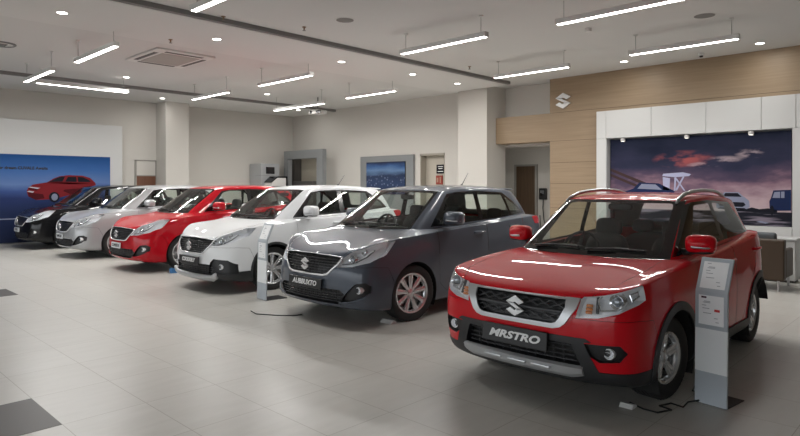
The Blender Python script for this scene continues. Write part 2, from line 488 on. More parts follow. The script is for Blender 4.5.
def suv_loops():
    rows = [
        low(-.72, 2.96, .73, zz(.215, .20, .24)),
        low(-.79, 3.02, .82, zz(.255, .225, .29)),
        low(-.835, 3.05, .842, zz(.40, .38, .42)),
        low(-.845, 3.05, .85, zz(.57, .55, .58)),
        low(-.835, 3.04, .845, [.69, .69, .70, .735, .77, .80, .82, .83, .84, .86, .88, .89, .86, .85, .85]),
        low(-.80, 3.00, .815, [.792, .795, .820, .872, .905, .935, .962, .980, 1.004, 1.042, 1.074, 1.08, 1.05, 1.04, 1.04]),
        [(-.735,0,.845),(-.725,.28,.846),(-.67,.52,.862),(-.57,.665,.893),(-.35,.728,.928),(.02,.748,.956),(.44,.752,.978),(.95,.757,.995),(1.45,.759,1.020),(2.0,.759,1.058),(2.4,.757,1.09),(2.7,.73,1.10),(2.86,.64,1.08),(2.94,.34,1.07),(2.95,0,1.07)],
        [(-.30,0,.937),(-.295,.26,.937),(-.25,.46,.940),(-.18,.61,.947),(-.02,.695,.962),(.22,.724,.978),(.55,.734,.990),(1.0,.738,1.003),(1.47,.74,1.03),(2.0,.74,1.068),(2.39,.735,1.10),(2.66,.70,1.11),(2.83,.62,1.09),(2.91,.33,1.08),(2.92,0,1.08)],
        [(.17,0,.990),(.175,.24,.991),(.205,.44,.995),(.25,.60,.998),(.31,.68,.998),(.45,.703,.993),(.68,.71,.998),(1.05,.714,1.010),(1.5,.717,1.036),(2.0,.717,1.073),(2.38,.712,1.104),(2.62,.675,1.115),(2.79,.60,1.10),(2.87,.32,1.09),(2.88,0,1.09)],
        [(.52,0,1.226),(.52,.23,1.225),(.54,.41,1.22),(.57,.558,1.213),(.63,.622,1.213),(.78,.645,1.22),(.98,.652,1.225),(1.3,.656,1.235),(1.65,.656,1.25),(2.05,.652,1.265),(2.36,.642,1.275),(2.56,.61,1.275),(2.70,.53,1.27),(2.77,.29,1.27),(2.78,0,1.27)],
        [(.87,0,1.448),(.87,.24,1.446),(.88,.42,1.438),(.90,.53,1.424),(.97,.562,1.430),(1.12,.575,1.443),(1.3,.582,1.452),(1.55,.586,1.457),(1.8,.586,1.455),(2.08,.58,1.443),(2.28,.57,1.43),(2.42,.55,1.42),(2.54,.48,1.42),(2.61,.27,1.42),(2.62,0,1.42)],
        [(1.0,0,1.478),(1.0,.2,1.477),(1.0,.34,1.474),(1.02,.43,1.468),(1.08,.455,1.474),(1.2,.46,1.483),(1.36,.465,1.489),(1.58,.465,1.494),(1.8,.465,1.492),(2.08,.46,1.482),(2.25,.45,1.470),(2.38,.43,1.458),(2.46,.37,1.452),(2.52,.2,1.449),(2.53,0,1.449)],
        [(1.15,0,1.494),(1.16,0,1.494),(1.18,0,1.495),(1.22,0,1.496),(1.28,0,1.498),(1.36,0,1.502),(1.48,0,1.504),(1.64,0,1.506),(1.82,0,1.504),(2.05,0,1.495),(2.18,0,1.488),(2.28,0,1.48),(2.35,0,1.474),(2.38,0,1.47),(2.40,0,1.468)],
    ]
    for i in range(10): rows[i] = [(x if x < 2 else 2+(x-2)*.74, y, z) for x, y, z in rows[i]]
    for i in range(6): rows[i] = [(x, y*(.94 if j == 11 else .86 if j == 12 else 1), z) for j, (x, y, z) in enumerate(rows[i])]
    for i, k in ((6, 1.045), (7, 1.022)): rows[i] = [(x, y*k, z) for x, y, z in rows[i]]
    return rows

def hatch_loops():
    rows = [
        low(-.76, 2.94, .74, zz(.205, .17, .22)),
        low(-.86, 3.0, .84, zz(.235, .20, .27)),
        low(-.905, 3.03, .868, zz(.37, .36, .42), dx=(0, .018, .08, .22)),
        low(-.91, 3.03, .873, zz(.56, .55, .60), dx=(0, .02, .09, .245)),
        low(-.895, 3.01, .868, [.69, .69, .70, .735, .80, .83, .85, .87, .885, .90, .92, .92, .88, .86, .86], dx=(0, .022, .10, .27)),
        low(-.855, 2.95, .838, [.785, .792, .832, .915, .958, .985, 1.01, 1.035, 1.06, 1.09, 1.115, 1.12, 1.09, 1.07, 1.07], dx=(0, .026, .115, .295)),
        [(-.79,0,.83),(-.765,.29,.832),(-.68,.53,.868),(-.53,.69,.935),(-.33,.752,.970),(.0,.772,.993),(.42,.777,1.023),(.95,.782,1.046),(1.45,.784,1.073),(2.0,.784,1.105),(2.4,.78,1.13),(2.66,.75,1.14),(2.80,.66,1.12),(2.88,.35,1.10),(2.89,0,1.10)],
        [(-.40,0,.952),(-.385,.27,.952),(-.34,.48,.958),(-.26,.635,.972),(-.10,.72,.996),(.12,.747,1.018),(.48,.757,1.037),(1.0,.762,1.056),(1.47,.764,1.084),(2.0,.764,1.116),(2.37,.76,1.14),(2.60,.725,1.15),(2.75,.64,1.13),(2.83,.34,1.12),(2.84,0,1.12)],
        [(.0,0,1.045),(.005,.25,1.045),(.04,.46,1.05),(.10,.63,1.055),(.18,.71,1.055),(.34,.73,1.048),(.60,.738,1.052),(1.03,.742,1.066),(1.5,.744,1.092),(2.0,.744,1.124),(2.35,.738,1.148),(2.56,.70,1.158),(2.70,.62,1.14),(2.78,.33,1.13),(2.79,0,1.13)],
        [(.36,0,1.29),(.36,.24,1.29),(.38,.43,1.287),(.42,.585,1.28),(.49,.645,1.28),(.67,.668,1.285),(.9,.676,1.29),(1.25,.68,1.30),(1.62,.68,1.315),(2.02,.676,1.33),(2.30,.665,1.34),(2.48,.63,1.345),(2.61,.55,1.34),(2.68,.30,1.335),(2.69,0,1.335)],
        [(.70,0,1.515),(.70,.25,1.513),(.71,.44,1.505),(.74,.555,1.49),(.83,.59,1.497),(1.02,.603,1.512),(1.22,.61,1.522),(1.5,.613,1.527),(1.78,.612,1.523),(2.06,.605,1.51),(2.27,.592,1.495),(2.40,.565,1.486),(2.50,.49,1.488),(2.56,.27,1.495),(2.57,0,1.495)],
        [(.84,0,1.55),(.84,.21,1.549),(.85,.36,1.545),(.88,.45,1.537),(.96,.475,1.543),(1.1,.482,1.553),(1.28,.487,1.560),(1.52,.488,1.564),(1.78,.487,1.561),(2.05,.48,1.55),(2.22,.465,1.538),(2.34,.44,1.528),(2.42,.38,1.525),(2.48,.2,1.524),(2.49,0,1.524)],
        [(1.0,0,1.572),(1.01,0,1.572),(1.04,0,1.573),(1.08,0,1.575),(1.16,0,1.577),(1.25,0,1.580),(1.4,0,1.582),(1.6,0,1.583),(1.8,0,1.581),(2.02,0,1.573),(2.14,0,1.566),(2.24,0,1.558),(2.30,0,1.553),(2.34,0,1.55),(2.36,0,1.549)],
    ]
    for i, k in ((6, 1.05), (7, 1.025)): rows[i] = [(x, y*k, z) for x, y, z in rows[i]]
    return rows

MULT = [1, 1, 1, 1, 1, 2, 1, 1, 2, 1, 2, 1, 1]

def both(poly): return [poly, [(-a, b) for a, b in poly]]

def seat(parent, x, y, z0, m, w=.26, top=1.12, lean=.14, name='seat'):
    mb = MB()
    mb.ellipsoid((x, y, z0+.09), (.27, w, .10), .5, .5)
    rot = Matrix.Rotation(lean, 3, 'Y')
    h = (top-z0)/2
    mb.ellipsoid((x+.24, y, z0+.09+h), (.085, w*.92, h+.02), .55, .6, rot=rot)
    mb.ellipsoid((x+.20, y-w*.78, z0+.05+h*.9), (.08, .055, h*.8), .7, .7, rot=rot)
    mb.ellipsoid((x+.20, y+w*.78, z0+.05+h*.9), (.08, .055, h*.8), .7, .7, rot=rot)
    s_ = mb.build(name, m, parent, smooth=True)
    hb = MB(); hb.ellipsoid((x+.24+math.sin(lean)*(h+.2), y, top+.165), (.055, .135, .095), .55, .6, rot=rot)
    hb.tube([(x+.25+math.sin(lean)*h, y-.05, top), (x+.25+math.sin(lean)*(h+.15), y-.05, top+.1)], .008)
    hb.tube([(x+.25+math.sin(lean)*h, y+.05, top), (x+.25+math.sin(lean)*(h+.15), y+.05, top+.1)], .008)
    hb.build('headrest', m, s_, smooth=True)

def plate(parent, S, z, hw, hh, words, m, ink, size, shear=.0, bold=.0, space=1., tilt=.06, out=.022, sx=1.):
    p, n = S.hit('x', 0, z)
    x = p.x-out
    mb = MB(); mb.bevbox(-.009, .009, -hw, hw, -hh, hh, .004, 1)
    o = mb.build('number_plate', m, parent); o.location = (x, 0, z); o.rotation_euler = (0, tilt, 0)
    vs, fs = text_mesh(words, size, shear, bold, space, .0015)
    mb = MB(); mb.add([(-.0105-v.z, -v.x*sx, v.y) for v in vs], fs)
    mb.build('lettering', ink, o)
    return o

def emblem(parent, S, z, half, dx=.02, m=None):
    p, n = S.hit('x', 0, z)
    mb = MB()
    for poly in s_emblem(half):
        mb.prism(poly, lambda u, v, d: Vector((p.x-dx-d, -u, z+v*1.0)), 0, .014)
    return mb.build('badge', m or M['bright'], parent)

def mirror(parent, y, x, z, m, side, sc=1., strip=True):
    s_ = side
    mb = MB(); rot = Matrix.Rotation(-.12*s_, 3, 'Z')
    mb.ellipsoid((x, s_*(y+.10*sc), z), (.085*sc, .125*sc, .082*sc), .55, .62, rot=rot)
    mb.ellipsoid((x-.03*sc, s_*(y+.10*sc), z+.004), (.075*sc, .105*sc, .066*sc), .9, .8, rot=rot)
    o = mb.build('door_mirror', m, parent, smooth=True)
    a = MB(); a.tube([(x+.01, s_*(y-.07), z-.075), (x, s_*(y+.0), z-.07), (x, s_*(y+.06), z-.055)], [.03, .026, .022], 10)
    a.ellipsoid((x, s_*(y+.10*sc), z-.066*sc), (.07*sc, .105*sc, .018), .6, .6)
    a.build('mirror_arm', M['plastic'], o, smooth=True)
    if strip:
        b = MB(); q = []
        for k in range(7):
            t = k/6; yy = s_*(y+.05*sc+.165*sc*t); q.append((x-.098*sc+.012*t+.06*t**4, yy, z-.022*sc-.006*t))
        b.tube(q, [.011]*7, 8); b.build('side_repeater', M['satin'], o, smooth=True)
    g = MB(); g.ellipsoid((x+.076*sc, s_*(y+.10*sc), z), (.012, .105*sc, .065*sc), .5, .6); g.build('mirror_glass', M['mirror_glass'], o, smooth=True)

def interior(parent, kind, wheel_y=.34, seatm=None):
    sm = seatm or M['seat']
    dz = 0 if kind == 'suv' else .05; dx = 0 if kind == 'suv' else -.12
    mb = MB(); mb.ellipsoid((.50+dx, 0, .84+dz), (.30, .665, .15), .5, .35)
    mb.bevbox(.45+dx, .70+dx, -.12, .12, .35, .85+dz, .03)
    mb.ellipsoid((.56+dx, wheel_y, .97+dz), (.13, .20, .06), .8, .8)
    d = mb.build('dashboard', M['dash'], parent, smooth=True)
    w = MB(); ring = []
    ax = Vector((-.90, 0, .44)).normalized(); c = Vector((.80+dx, wheel_y, .96+dz)); u = Vector((0, 1, 0)); v = ax.cross(u)
    for k in range(33):
        t = 2*math.pi*k/32; ring.append(c+u*math.cos(t)*.18+v*math.sin(t)*.18)
    w.tube(ring, .015, 8, cap=False)
    for a in (0, math.pi, -math.pi/2): w.tube([c+ax*.02, c+(u*math.cos(a)+v*math.sin(a))*.175], [.03, .018], 6)
    w.ellipsoid(c+ax*.01, (.05, .06, .06)); w.tube([c, c+ax*.16], .03)
    w.build('steering_wheel', M['dash'], parent, smooth=True)
    for y in (.34, -.34): seat(parent, 1.12+dx*.6, y, .40+dz, sm, .245, .98+dz)
    rb = MB(); rb.ellipsoid((2.02+dx*.6, 0, .50+dz), (.27, .60, .10), .5, .35)
    rb.ellipsoid((2.28+dx*.6, 0, .76+dz), (.09, .58, .30), .55, .35, rot=Matrix.Rotation(.22, 3, 'Y'))
    r = rb.build('rear_bench', sm, parent, smooth=True)
    for y in (-.36, .36):
        hb = MB(); hb.ellipsoid((2.36+dx*.6, y, 1.11+dz), (.05, .12, .075), .55, .6, rot=Matrix.Rotation(.2, 3, 'Y')); hb.build('headrest', sm, r, smooth=True)
    m = MB(); zt = 1.375 if kind == 'suv' else 1.42; xt = .93 if kind == 'suv' else .78
    m.ellipsoid((xt, 0, zt), (.025, .115, .033), .5, .6); m.tube([(xt, 0, zt+.02), (xt+.03, 0, zt+.09)], .01)
    m.build('rear_view_mirror', M['dash'], parent, smooth=True)

def make_car(name, loc, label, kind, pm, words, group='cars lined up on the showroom floor', cladding=False, plate_white=False,
             rim='multi', chrome_grille=False, antenna=False, fog='round', seatm=None, rz=0., trim_inset=False, sx=1., steer=-4.):
    suv = kind == 'suv'
    S = Shell(suv_loops() if suv else hatch_loops(), MULT)
    root = empty(name, loc, label, 'car', group, rz)
    W = .85 if suv else .872; WB = 2.26 if suv else 2.45
    r = .308 if suv else .330; Ra = .368 if suv else .374; rimr = .188 if suv else .232
    green = lambda f: 80 <= f[S.row] <= 100
    side = lambda f: abs(f.normal.y) > .35
    # --- wheel arches
    for x in (0, WB):
        if suv: S.knife(circ(x, r-.01, Ra+.062), 'y', lambda f, c: abs(c.y) > .52 and f[S.row] < 55, 'arch_trim')
        elif cladding: S.knife(circ(x, r-.01, Ra+.035), 'y', lambda f, c: abs(c.y) > .52 and f[S.row] < 55, 'arch_trim')
        S.knife(circ(x, r-.01, Ra), 'y', lambda f, c: abs(c.y) > .45 and f[S.row] < 55, 'hole')
    body_like = ('body',)
    # --- doors, hood, bumper (each a panel with its gap)
    if suv:
        doors = [('front_door', [(.47,.40),(.60,.325),(1.45,.325),(1.47,1.036),(.46,.990)]), ('rear_door', [(1.47,.325),(1.82,.325),(1.96,.58),(2.22,.80),(2.32,1.085),(1.47,1.036)])]
        sill = [(.40,.10),(2.1,.10),(2.1,.318),(.40,.318)]
    else:
        doors = [('front_door', [(.43,.40),(.55,.30),(1.40,.30),(1.43,1.085),(.42,1.045)]), ('rear_door', [(1.43,.30),(1.98,.30),(2.12,.58),(2.28,.82),(2.30,1.135),(1.43,1.085)])]
        sill = [(.36,.10),(2.2,.10),(2.2,.285),(.36,.285)]
    if suv or cladding:
        S.knife(sill, 'y', lambda f, c: abs(c.y) > .60 and f[S.row] < 55, 'sill_trim', only=('body',))
    for nm, poly in doors:
        S.knife(poly, 'y', lambda f, c: side(f) and f[S.row] <= 80 and abs(c.y) > .6, nm+'_gap', only=('body',))
        S.knife(inset(poly, .004), 'y', lambda f, c: side(f) and f[S.row] <= 80 and abs(c.y) > .6, nm, only=(nm+'_gap',))
    # --- glass house
    if suv:
        dlo = [(.34,1.006),(2.36,1.108),(2.12,1.408),(1.5,1.438),(1.1,1.428),(.92,1.405)]
        g1 = roundpoly([(.70,1.030),(1.49,1.060),(1.47,1.412),(1.10,1.398)], .03); g2 = roundpoly([(1.59,1.064),(2.27,1.116),(2.06,1.385),(1.57,1.412)], .03); g3 = None
        frit = [(-.68,.985),(.68,.985),(.562,1.442),(-.562,1.442)]; ws = roundpoly([(-.605,1.026),(.605,1.026),(.505,1.418),(-.505,1.418)], .03)
        rg = roundpoly([(-.50,1.15),(.50,1.15),(.42,1.385),(-.42,1.385)], .04)
    else:
        dlo = [(.42,1.066),(1.9,1.128),(2.52,1.178),(2.40,1.30),(2.10,1.472),(1.5,1.500),(1.05,1.488),(.86,1.46)]
        g1 = roundpoly([(.58,1.088),(1.40,1.120),(1.40,1.480),(1.02,1.466),(.88,1.43)], .03); g2 = roundpoly([(1.50,1.125),(2.13,1.160),(2.05,1.445),(1.49,1.480)], .03)
        g3 = roundpoly([(2.17,1.172),(2.42,1.195),(2.33,1.29),(2.13,1.41)], .02)
        frit = [(-.67,1.04),(.67,1.04),(.560,1.505),(-.560,1.505)]; ws = roundpoly([(-.64,1.068),(.64,1.068),(.535,1.485),(-.535,1.485)], .03)
        rg = roundpoly([(-.50,1.19),(.50,1.19),(.43,1.43),(-.43,1.43)], .04)
    S.knife(dlo, 'y', lambda f, c: green(f) and abs(f.normal.y) > (.22 if suv else .42), 'window_trim', only=('body',))
    S.knife(g1, 'y', lambda f, c: green(f), 'front_window', only=('window_trim',))
    S.knife(g2, 'y', lambda f, c: green(f), 'rear_window', only=('window_trim',))
    if g3: S.knife(g3, 'y', lambda f, c: green(f), 'quarter_window', only=('window_trim',))
    S.knife(frit, 'x', lambda f, c: green(f) and f.normal.x < (-.08 if suv else -.25) and c.x < 1.2, 'windscreen_surround', only=('body', 'window_trim') if suv else ('body',))
    S.knife(ws, 'x', lambda f, c: green(f) and c.x < 1.2, 'windscreen', only=('windscreen_surround',))
    S.knife(rg, 'x', lambda f, c: green(f) and f.normal.x > .25, 'tailgate_glass', only=('body',))
    # --- bonnet
    hp = ([(-.86,-.3),(-.80,-.52),(-.55,-.645),(-.2,-.672),(.20,-.655),(.30,-.55),(.30,.55),(.20,.655),(-.2,.672),(-.55,.645),(-.80,.52),(-.86,.3)] if suv else
          [(-.93,-.3),(-.86,-.45),(-.62,-.64),(-.35,-.70),(.05,-.69),(.16,-.55),(.16,.55),(.05,.69),(-.35,.70),(-.62,.64),(-.86,.45),(-.93,.3)])
    S.knife(hp, 'z', lambda f, c: 50 <= f[S.row] < 80 and f.normal.z > .3 and c.x < .5, 'bonnet_gap', only=('body',))
    S.knife(inset(hp, .004), 'z', lambda f, c: True, 'bonnet', only=('bonnet_gap',))
    # --- face
    fr = lambda f, c: f.normal.x < -.12 and c.x < -.1 and f[S.row] <= 60
    frl = lambda f, c: f.normal.x < .02 and c.x < -.26 and f[S.row] < 55
    anyb = ('body', 'bonnet', 'bonnet_gap')
    if suv:
        lamp = [(-.455,.675),(-.475,.800),(-.50,.828),(-.62,.865),(-.74,.90),(-.83,.90),(-.84,.850),(-.80,.780),(-.72,.725),(-.60,.690)]
        CH = [(-.475,.803),(.475,.803),(.455,.735),(.385,.628),(.35,.600),(.30,.588),(-.30,.588),(-.35,.600),(-.385,.628),(-.455,.735)]
        GR = [(-.375,.785),(.375,.785),(.378,.735),(.345,.662),(.32,.632),(.285,.620),(-.285,.620),(-.32,.632),(-.345,.662),(-.378,.735)]
        for P in both(lamp): S.knife(P, 'x', frl, 'headlamp', only=anyb+('front_door',))
        S.knife([(-.55,.5),(0,.5),(0,1.2),(-.46,1.2)], 'y', lambda f, c: c.x < .1, 'body', only=('headlamp',))
        S.knife(CH, 'x', fr, 'grille_surround', only=anyb)
        S.knife(GR, 'x', fr, 'grille', only=('grille_surround',))
        # lower black: intake, lip, fog pods
        S.knife([(-.50,.545),(.50,.545),(.61,.30),(-.61,.30)], 'x', fr, 'lower_trim', only=('body',))
        S.knife([(-1,.10),(1,.10),(1,.325),(-1,.325)], 'x', lambda f, c: c.x < -.2 and f[S.row] < 55 and abs(f.normal.x) > .02, 'lower_trim', only=('body',))
        S.knife([(-.43,.50),(.43,.50),(.49,.345),(-.49,.345)], 'x', fr, 'lower_grille', only=('lower_trim',))
        for P in both([(-.45,.482),(-.53,.512),(-.73,.516),(-.765,.465),(-.725,.405),(-.61,.392)]): S.knife(P, 'x', frl, 'fog_pod', only=('body',))
        for P in both([(-.44,.545),(-.52,.545),(-.56,.525),(-.50,.515)]): S.knife(P, 'x', frl, 'lower_trim', only=('body',))
    else:
        lamp = [(-.465,.668),(-.50,.76),(-.60,.845),(-.73,.925),(-.81,.96),(-.84,.95),(-.862,.87),(-.84,.79),(-.785,.73),(-.64,.685)]
        if cladding: lamp = [(-.47,.700),(-.50,.768),(-.60,.84),(-.73,.92),(-.81,.955),(-.84,.945),(-.862,.87),(-.82,.79),(-.73,.732),(-.62,.705)]
        GR = [(-.515,.778),(-.30,.792),(0,.797),(.30,.792),(.515,.778),(.47,.715),(.335,.590),(.28,.578),(-.28,.578),(-.335,.590),(-.47,.715)]
        for P in both(lamp): S.knife(P, 'x', frl, 'headlamp', only=anyb)
        S.knife(GR, 'x', fr, 'grille', only=anyb)
        for q in ([(-.62,.5),(.3,.5),(.3,.958),(-.29,.958),(-.62,.655)], [(-.29,.9),(.3,.9),(.3,1.3),(-.29,1.3)]): S.knife(q, 'y', lambda f, c: True, 'body', only=('headlamp',))
        S.knife([(-.52,.43),(.52,.43),(.60,.36),(.52,.265),(-.52,.265),(-.60,.36)], 'x', fr, 'lower_grille', only=('body',))
        if cladding:
            for P in both([(.50,.10),(1,.10),(1,.335),(.50,.335)]): S.knife(P, 'x', lambda f, c: c.x < -.2 and f[S.row] < 55, 'lower_trim', only=('body',))
            for P in both([(-.46,.30),(-.50,.46),(-.56,.515),(-.76,.50),(-.83,.44),(-.83,.30)]): S.knife(P, 'x', frl, 'fog_pod', only=('body', 'lower_grille', 'lower_trim'))
        else:
            for P in both([(-.52,.285),(-.60,.40),(-.69,.50),(-.775,.515),(-.815,.475),(-.81,.405),(-.755,.355),(-.63,.30)]): S.knife(P, 'x', frl, 'fog_pod', only=('body', 'lower_grille'))
    # bumper seam and tail lamps
    bz = .66 if suv else .665
    bp = [(-1.2,.05),(-.345,.05),(-.345,.50),(-.43,bz),(-.60,bz+.015),(-1.2,bz+.015)]
    S.knife(bp, 'y', lambda f, c: c.x < -.2 and f[S.row] < 55, 'front_bumper_gap', only=('body',))
    S.knife(inset(bp, .003), 'y', lambda f, c: c.x < -.2, 'front_bumper', only=('front_bumper_gap',))
    tl = [(2.50,.86),(3.2,.80),(3.2,1.02),(2.60,1.075),(2.44,1.06)] if suv else [(2.62,1.02),(3.2,.98),(3.2,1.09),(2.74,1.13),(2.56,1.12)]
    S.knife(tl, 'y', lambda f, c: f[S.row] < 60 and abs(c.y) > .40, 'tail_lamp', only=('body',))
    S.finish()
    P = S.piece
    P(('body',), 'body', pm, root)
    bo = P(('bonnet',), 'bonnet', pm, root); P(('bonnet_gap',), 'bonnet_seal', M['gap'], bo, off=-.008, custom=False)
    bu = P(('front_bumper',), 'front_bumper', pm, root)
    for sg in (-1, 1): P(('front_bumper_gap',), 'bumper_seal', M['gap'], bu, off=-.008, custom=False, filt=lambda c: c.y*sg > 0)
    handles = ([(1.30,.905),(2.13,.955)] if suv else [(1.24,.965),(2.05,1.01)])
    for sg in (-1, 1):
        flt = lambda c: c.y*sg > 0
        for (nm, poly), (hx, hz) in zip(doors, handles):
            d = P((nm,), nm, pm, root, filt=flt)
            P((nm+'_gap',), 'door_seal', M['gap'], d, off=-.008, custom=False, filt=flt)
            p, n = S.hit('y', hx, hz, sg)
            if p is not None:
                hb = MB(); hb.tube([(hx-.10, p.y-.004*sg, hz), (hx-.08, p.y+.028*sg, hz), (hx+.06, p.y+.03*sg, hz+.004), (hx+.09, p.y+.024*sg, hz+.004), (hx+.10, p.y-.004*sg, hz+.002)], [.012, .014, .015, .014, .012], 8)
                hb.ellipsoid((hx-.02, p.y, hz-.004), (.07, .006, .028), .8, .8)
                hb.build('door_handle', pm if kind != 'suv' else M['red'], d, smooth=True)
        P(('window_trim',), 'window_trim', M['gloss_black'], root, filt=flt)
        P(('front_window',), 'front_window', M['glass_side'], root, filt=flt)
        P(('rear_window',), 'rear_window', M['glass_side'], root, filt=flt)
        if g3: P(('quarter_window',), 'quarter_window', M['glass_side'], root, filt=flt)
        if suv or cladding:
            for cx in (0, WB):
                P(('arch_trim',), 'wheel_arch_trim', M['clad'], root, off=.012, wall=0, filt=lambda c: c.y*sg > 0 and abs(c.x-cx) < .8 and not (suv and c.x > WB+.36))
            P(('sill_trim',), 'sill_trim', M['clad'], root, off=.012, wall=0, filt=flt)
        P(('tail_lamp',), 'tail_lamp', M['tail'], root, off=.004, wall=0, filt=flt)
        # ---- headlamps
        hl = P(('headlamp',), 'headlamp', M['lamp_in'], root, off=-.075, wall=0, filt=flt)
        P(('headlamp',), 'lamp_lens', M['lens'], hl, off=.001, filt=flt)
        def at(y, z, dep):
            p, n = S.hit('x', y*sg, z); return (p+Vector((dep, 0, 0))) if p is not None else None
        pr = MB(); tr_ = MB(); am = MB(); dk = MB()
        if suv:
            c = at(.685, .795, .05)
            pr.ellipsoid(c+Vector((.0, 0, 0)), (.03, .034, .034)); tr_.lathe([(.036, -.012), (.050, -.02), (.056, -.01), (.056, .03), (.036, .02)], c=c, axis='x', n=24)
            hexp = [(.58,.800),(.605,.842),(.70,.862),(.735,.80),(.69,.742),(.60,.735)]
            pts = [at(a, b, .03) for a, b in hexp+hexp[:1]]
            tr_.tube(pts, .008, 6)
            pts = [at(a, b, .04) for a, b in [(.745,.84),(.775,.86),(.785,.83),(.76,.80),(.745,.84)]]
            tr_.tube([p for p in pts if p], .006, 6)
            for k in range(3): 
                q = [at(a, b, .035) for a, b in ((.505,.715+.022*k), (.545,.715+.022*k))]; am.tube(q, .011, 8)
            q = [at(a, b, .045) for a, b in ((.575,.71),(.565,.82))]; dk.tube(q, .012, 6)
        else:
            c = at(.60, .755, .05); c2 = at(.68, .835, .055)
            pr.ellipsoid(c, (.03, .036, .036)); tr_.lathe([(.038, -.01), (.052, -.018), (.056, -.008), (.056, .03)], c=c, axis='x', n=24)
            if c2 is not None: tr_.lathe([(.015, .03), (.035, 0), (.040, -.008), (.042, .01)], c=c2, axis='x', n=20)
            q = [at(a, b, .035) for a, b in ((.70,.775),(.765,.85))]
            q = [p for p in q if p is not None]
            if len(q) == 2: am.tube(q, .012, 8)
            q = [at(a, b, .03) for a, b in ((.51,.70),(.58,.71),(.66,.735),(.73,.785),(.775,.86))]; q = [p for p in q if p is not None]
            if len(q) > 2: dk.tube(q, .008, 6)
        pr.build('projector', M['lampglass'], hl, smooth=True); tr_.build('bezel', M['chrome'], hl, sharp=40)
        if am.v: am.build('indicator', M['amber'] if suv else M['lamp_in'], hl, smooth=True)
        if dk.v: dk.build('lamp_divider', M['lamp_dark'], hl, smooth=True)
        # ---- fog lamps
        fp = P(('fog_pod',), 'fog_lamp_surround', M['plastic'] if not cladding else M['clad'], root, off=-.035, wall=0, filt=flt)
        fy, fz = (.655, .452) if suv else ((.705, .43) if not cladding else (.645, .40))
        c = at(fy, fz, .032)
        if c is not None and fp is not None:
            fb = MB(); rr = .032 if suv else .034
            fb.lathe([(0, .012), (rr*.7, .006), (rr, -.006), (rr*1.15, -.004), (rr*1.15, .05)], c=c, axis='x', n=20)
            f_ = fb.build('fog_lamp', M['lamp_in'], fp, sharp=50)
            fl = MB(); fl.ellipsoid(c+Vector((-.004, 0, 0)), (.012, rr, rr)); fl.build('fog_lens', M['lens'], f_, smooth=True)
        # ---- wheels
        for cx in (0, WB):
            wheel(root, cx, sg*(W-(.165 if suv else .135)), r, .195, sg, rim, rimr, R(steer) if cx == 0 else 0.)
            lb = MB(); yi, yo = .40, W-.012; n = 24; vs = []; fs = []
            for k in range(n+1):
                a = R((-28+236*k/n) if cx == 0 or not suv else (14+194*k/n)); vs += [(cx+Ra*1.004*math.cos(a), sg*yi, r-.01+Ra*1.004*math.sin(a)), (cx+Ra*1.004*math.cos(a), sg*yo, r-.01+Ra*1.004*math.sin(a))]
            for k in range(n): fs.append([2*k, 2*k+1, 2*k+3, 2*k+2])
            fs.append([2*k for k in range(n+1)])
            lb.add(vs, fs); lb.build('wheel_liner', M['dark'], root)
        mirror(root, (.745 if suv else .815), .53 if suv else .64, 1.11 if suv else 1.17, pm, sg, .90 if suv else 1.03)
    P(('windscreen_surround',), 'windscreen_surround', M['gloss_black'], root)
    P(('windscreen',), 'windscreen', M['glass'], root)
    P(('tailgate_glass',), 'tailgate_glass', M['glass_side'], root)
    # ---- grille
    g = P(('grille',), 'grille', M['grille'], root, off=-.05, wall=0)
    if suv:
        P(('grille_surround',), 'grille_surround', M['satin'], root, off=.014, wall=0)
        bars = MB()
        for z, w, h in ((.705, .024, .022),):
            e = scan([GR], z); b = S.strip([(e[0], z), (e[1], z)], 'x', w, h, lift=-.016); bars.add(b.v, b.f)
        for z0, amp, ph in ((.760, .012, 0), (.738, .010, .5), (.670, .010, .5), (.648, .010, 0)):
            e = scan([GR], z0); n = 64; pts = []
            for k in range(n+1):
                y = e[0]+(e[1]-e[0])*k/n; pts.append((y, z0+amp*(abs(math.sin((y/.105+ph)*math.pi))-.5)*2))
            b = S.strip(pts, 'x', .011, .014, lift=-.02, step=.012); bars.add(b.v, b.f)
        bars.build('grille_bars', M['grille_bar'], g, smooth=True)
    else:
        bars = MB()
        if cladding or not chrome_grille:
            for k in range(6):
                z = .605+.031*k; e = scan([GR], z); b = S.strip([(e[0], z), (e[1], z)], 'x', .010, .014, lift=-.022); bars.add(b.v, b.f)
            for k in range(-9, 10):
                y = k*.052; zt = .785-abs(y)*.02; zb = .59 if abs(y) < .33 else .59+(abs(y)-.335)*.92
                if zt-zb > .02:
                    b = S.strip([(y, zb), (y, zt)], 'x', .006, .008, lift=-.03); bars.add(b.v, b.f)
        bars.build('grille_bars', M['grille_bar'], g, smooth=True)
        fr_ = MB()
        pts = [(-.60,.772),(-.505,.745),(-.47,.712),(-.345,.590),(-.28,.572),(0,.567),(.28,.572),(.345,.590),(.47,.712),(.505,.745),(.60,.772)]
        pts = [(-.512,.772),(-.475,.705),(-.345,.588),(-.28,.574),(0,.571),(.28,.574),(.345,.588),(.475,.705),(.512,.772)]
        b = S.strip(pts, 'x', .022, .018, lift=.004); fr_.add(b.v, b.f)
        b = S.strip([(-.512,.781),(-.30,.795),(0,.80),(.30,.795),(.512,.781)], 'x', .010, .012, lift=.002); fr_.add(b.v, b.f)
        fr_.build('grille_surround', M['bright'], root, smooth=True)
    emblem(root, S,   .703 if suv else .682, .074 if suv else .070, .012 if suv else .03)
    # ---- lower grille
    lg = P(('lower_grille',), 'lower_grille', M['grille'], root, off=-.06, wall=0)
    lb = MB()
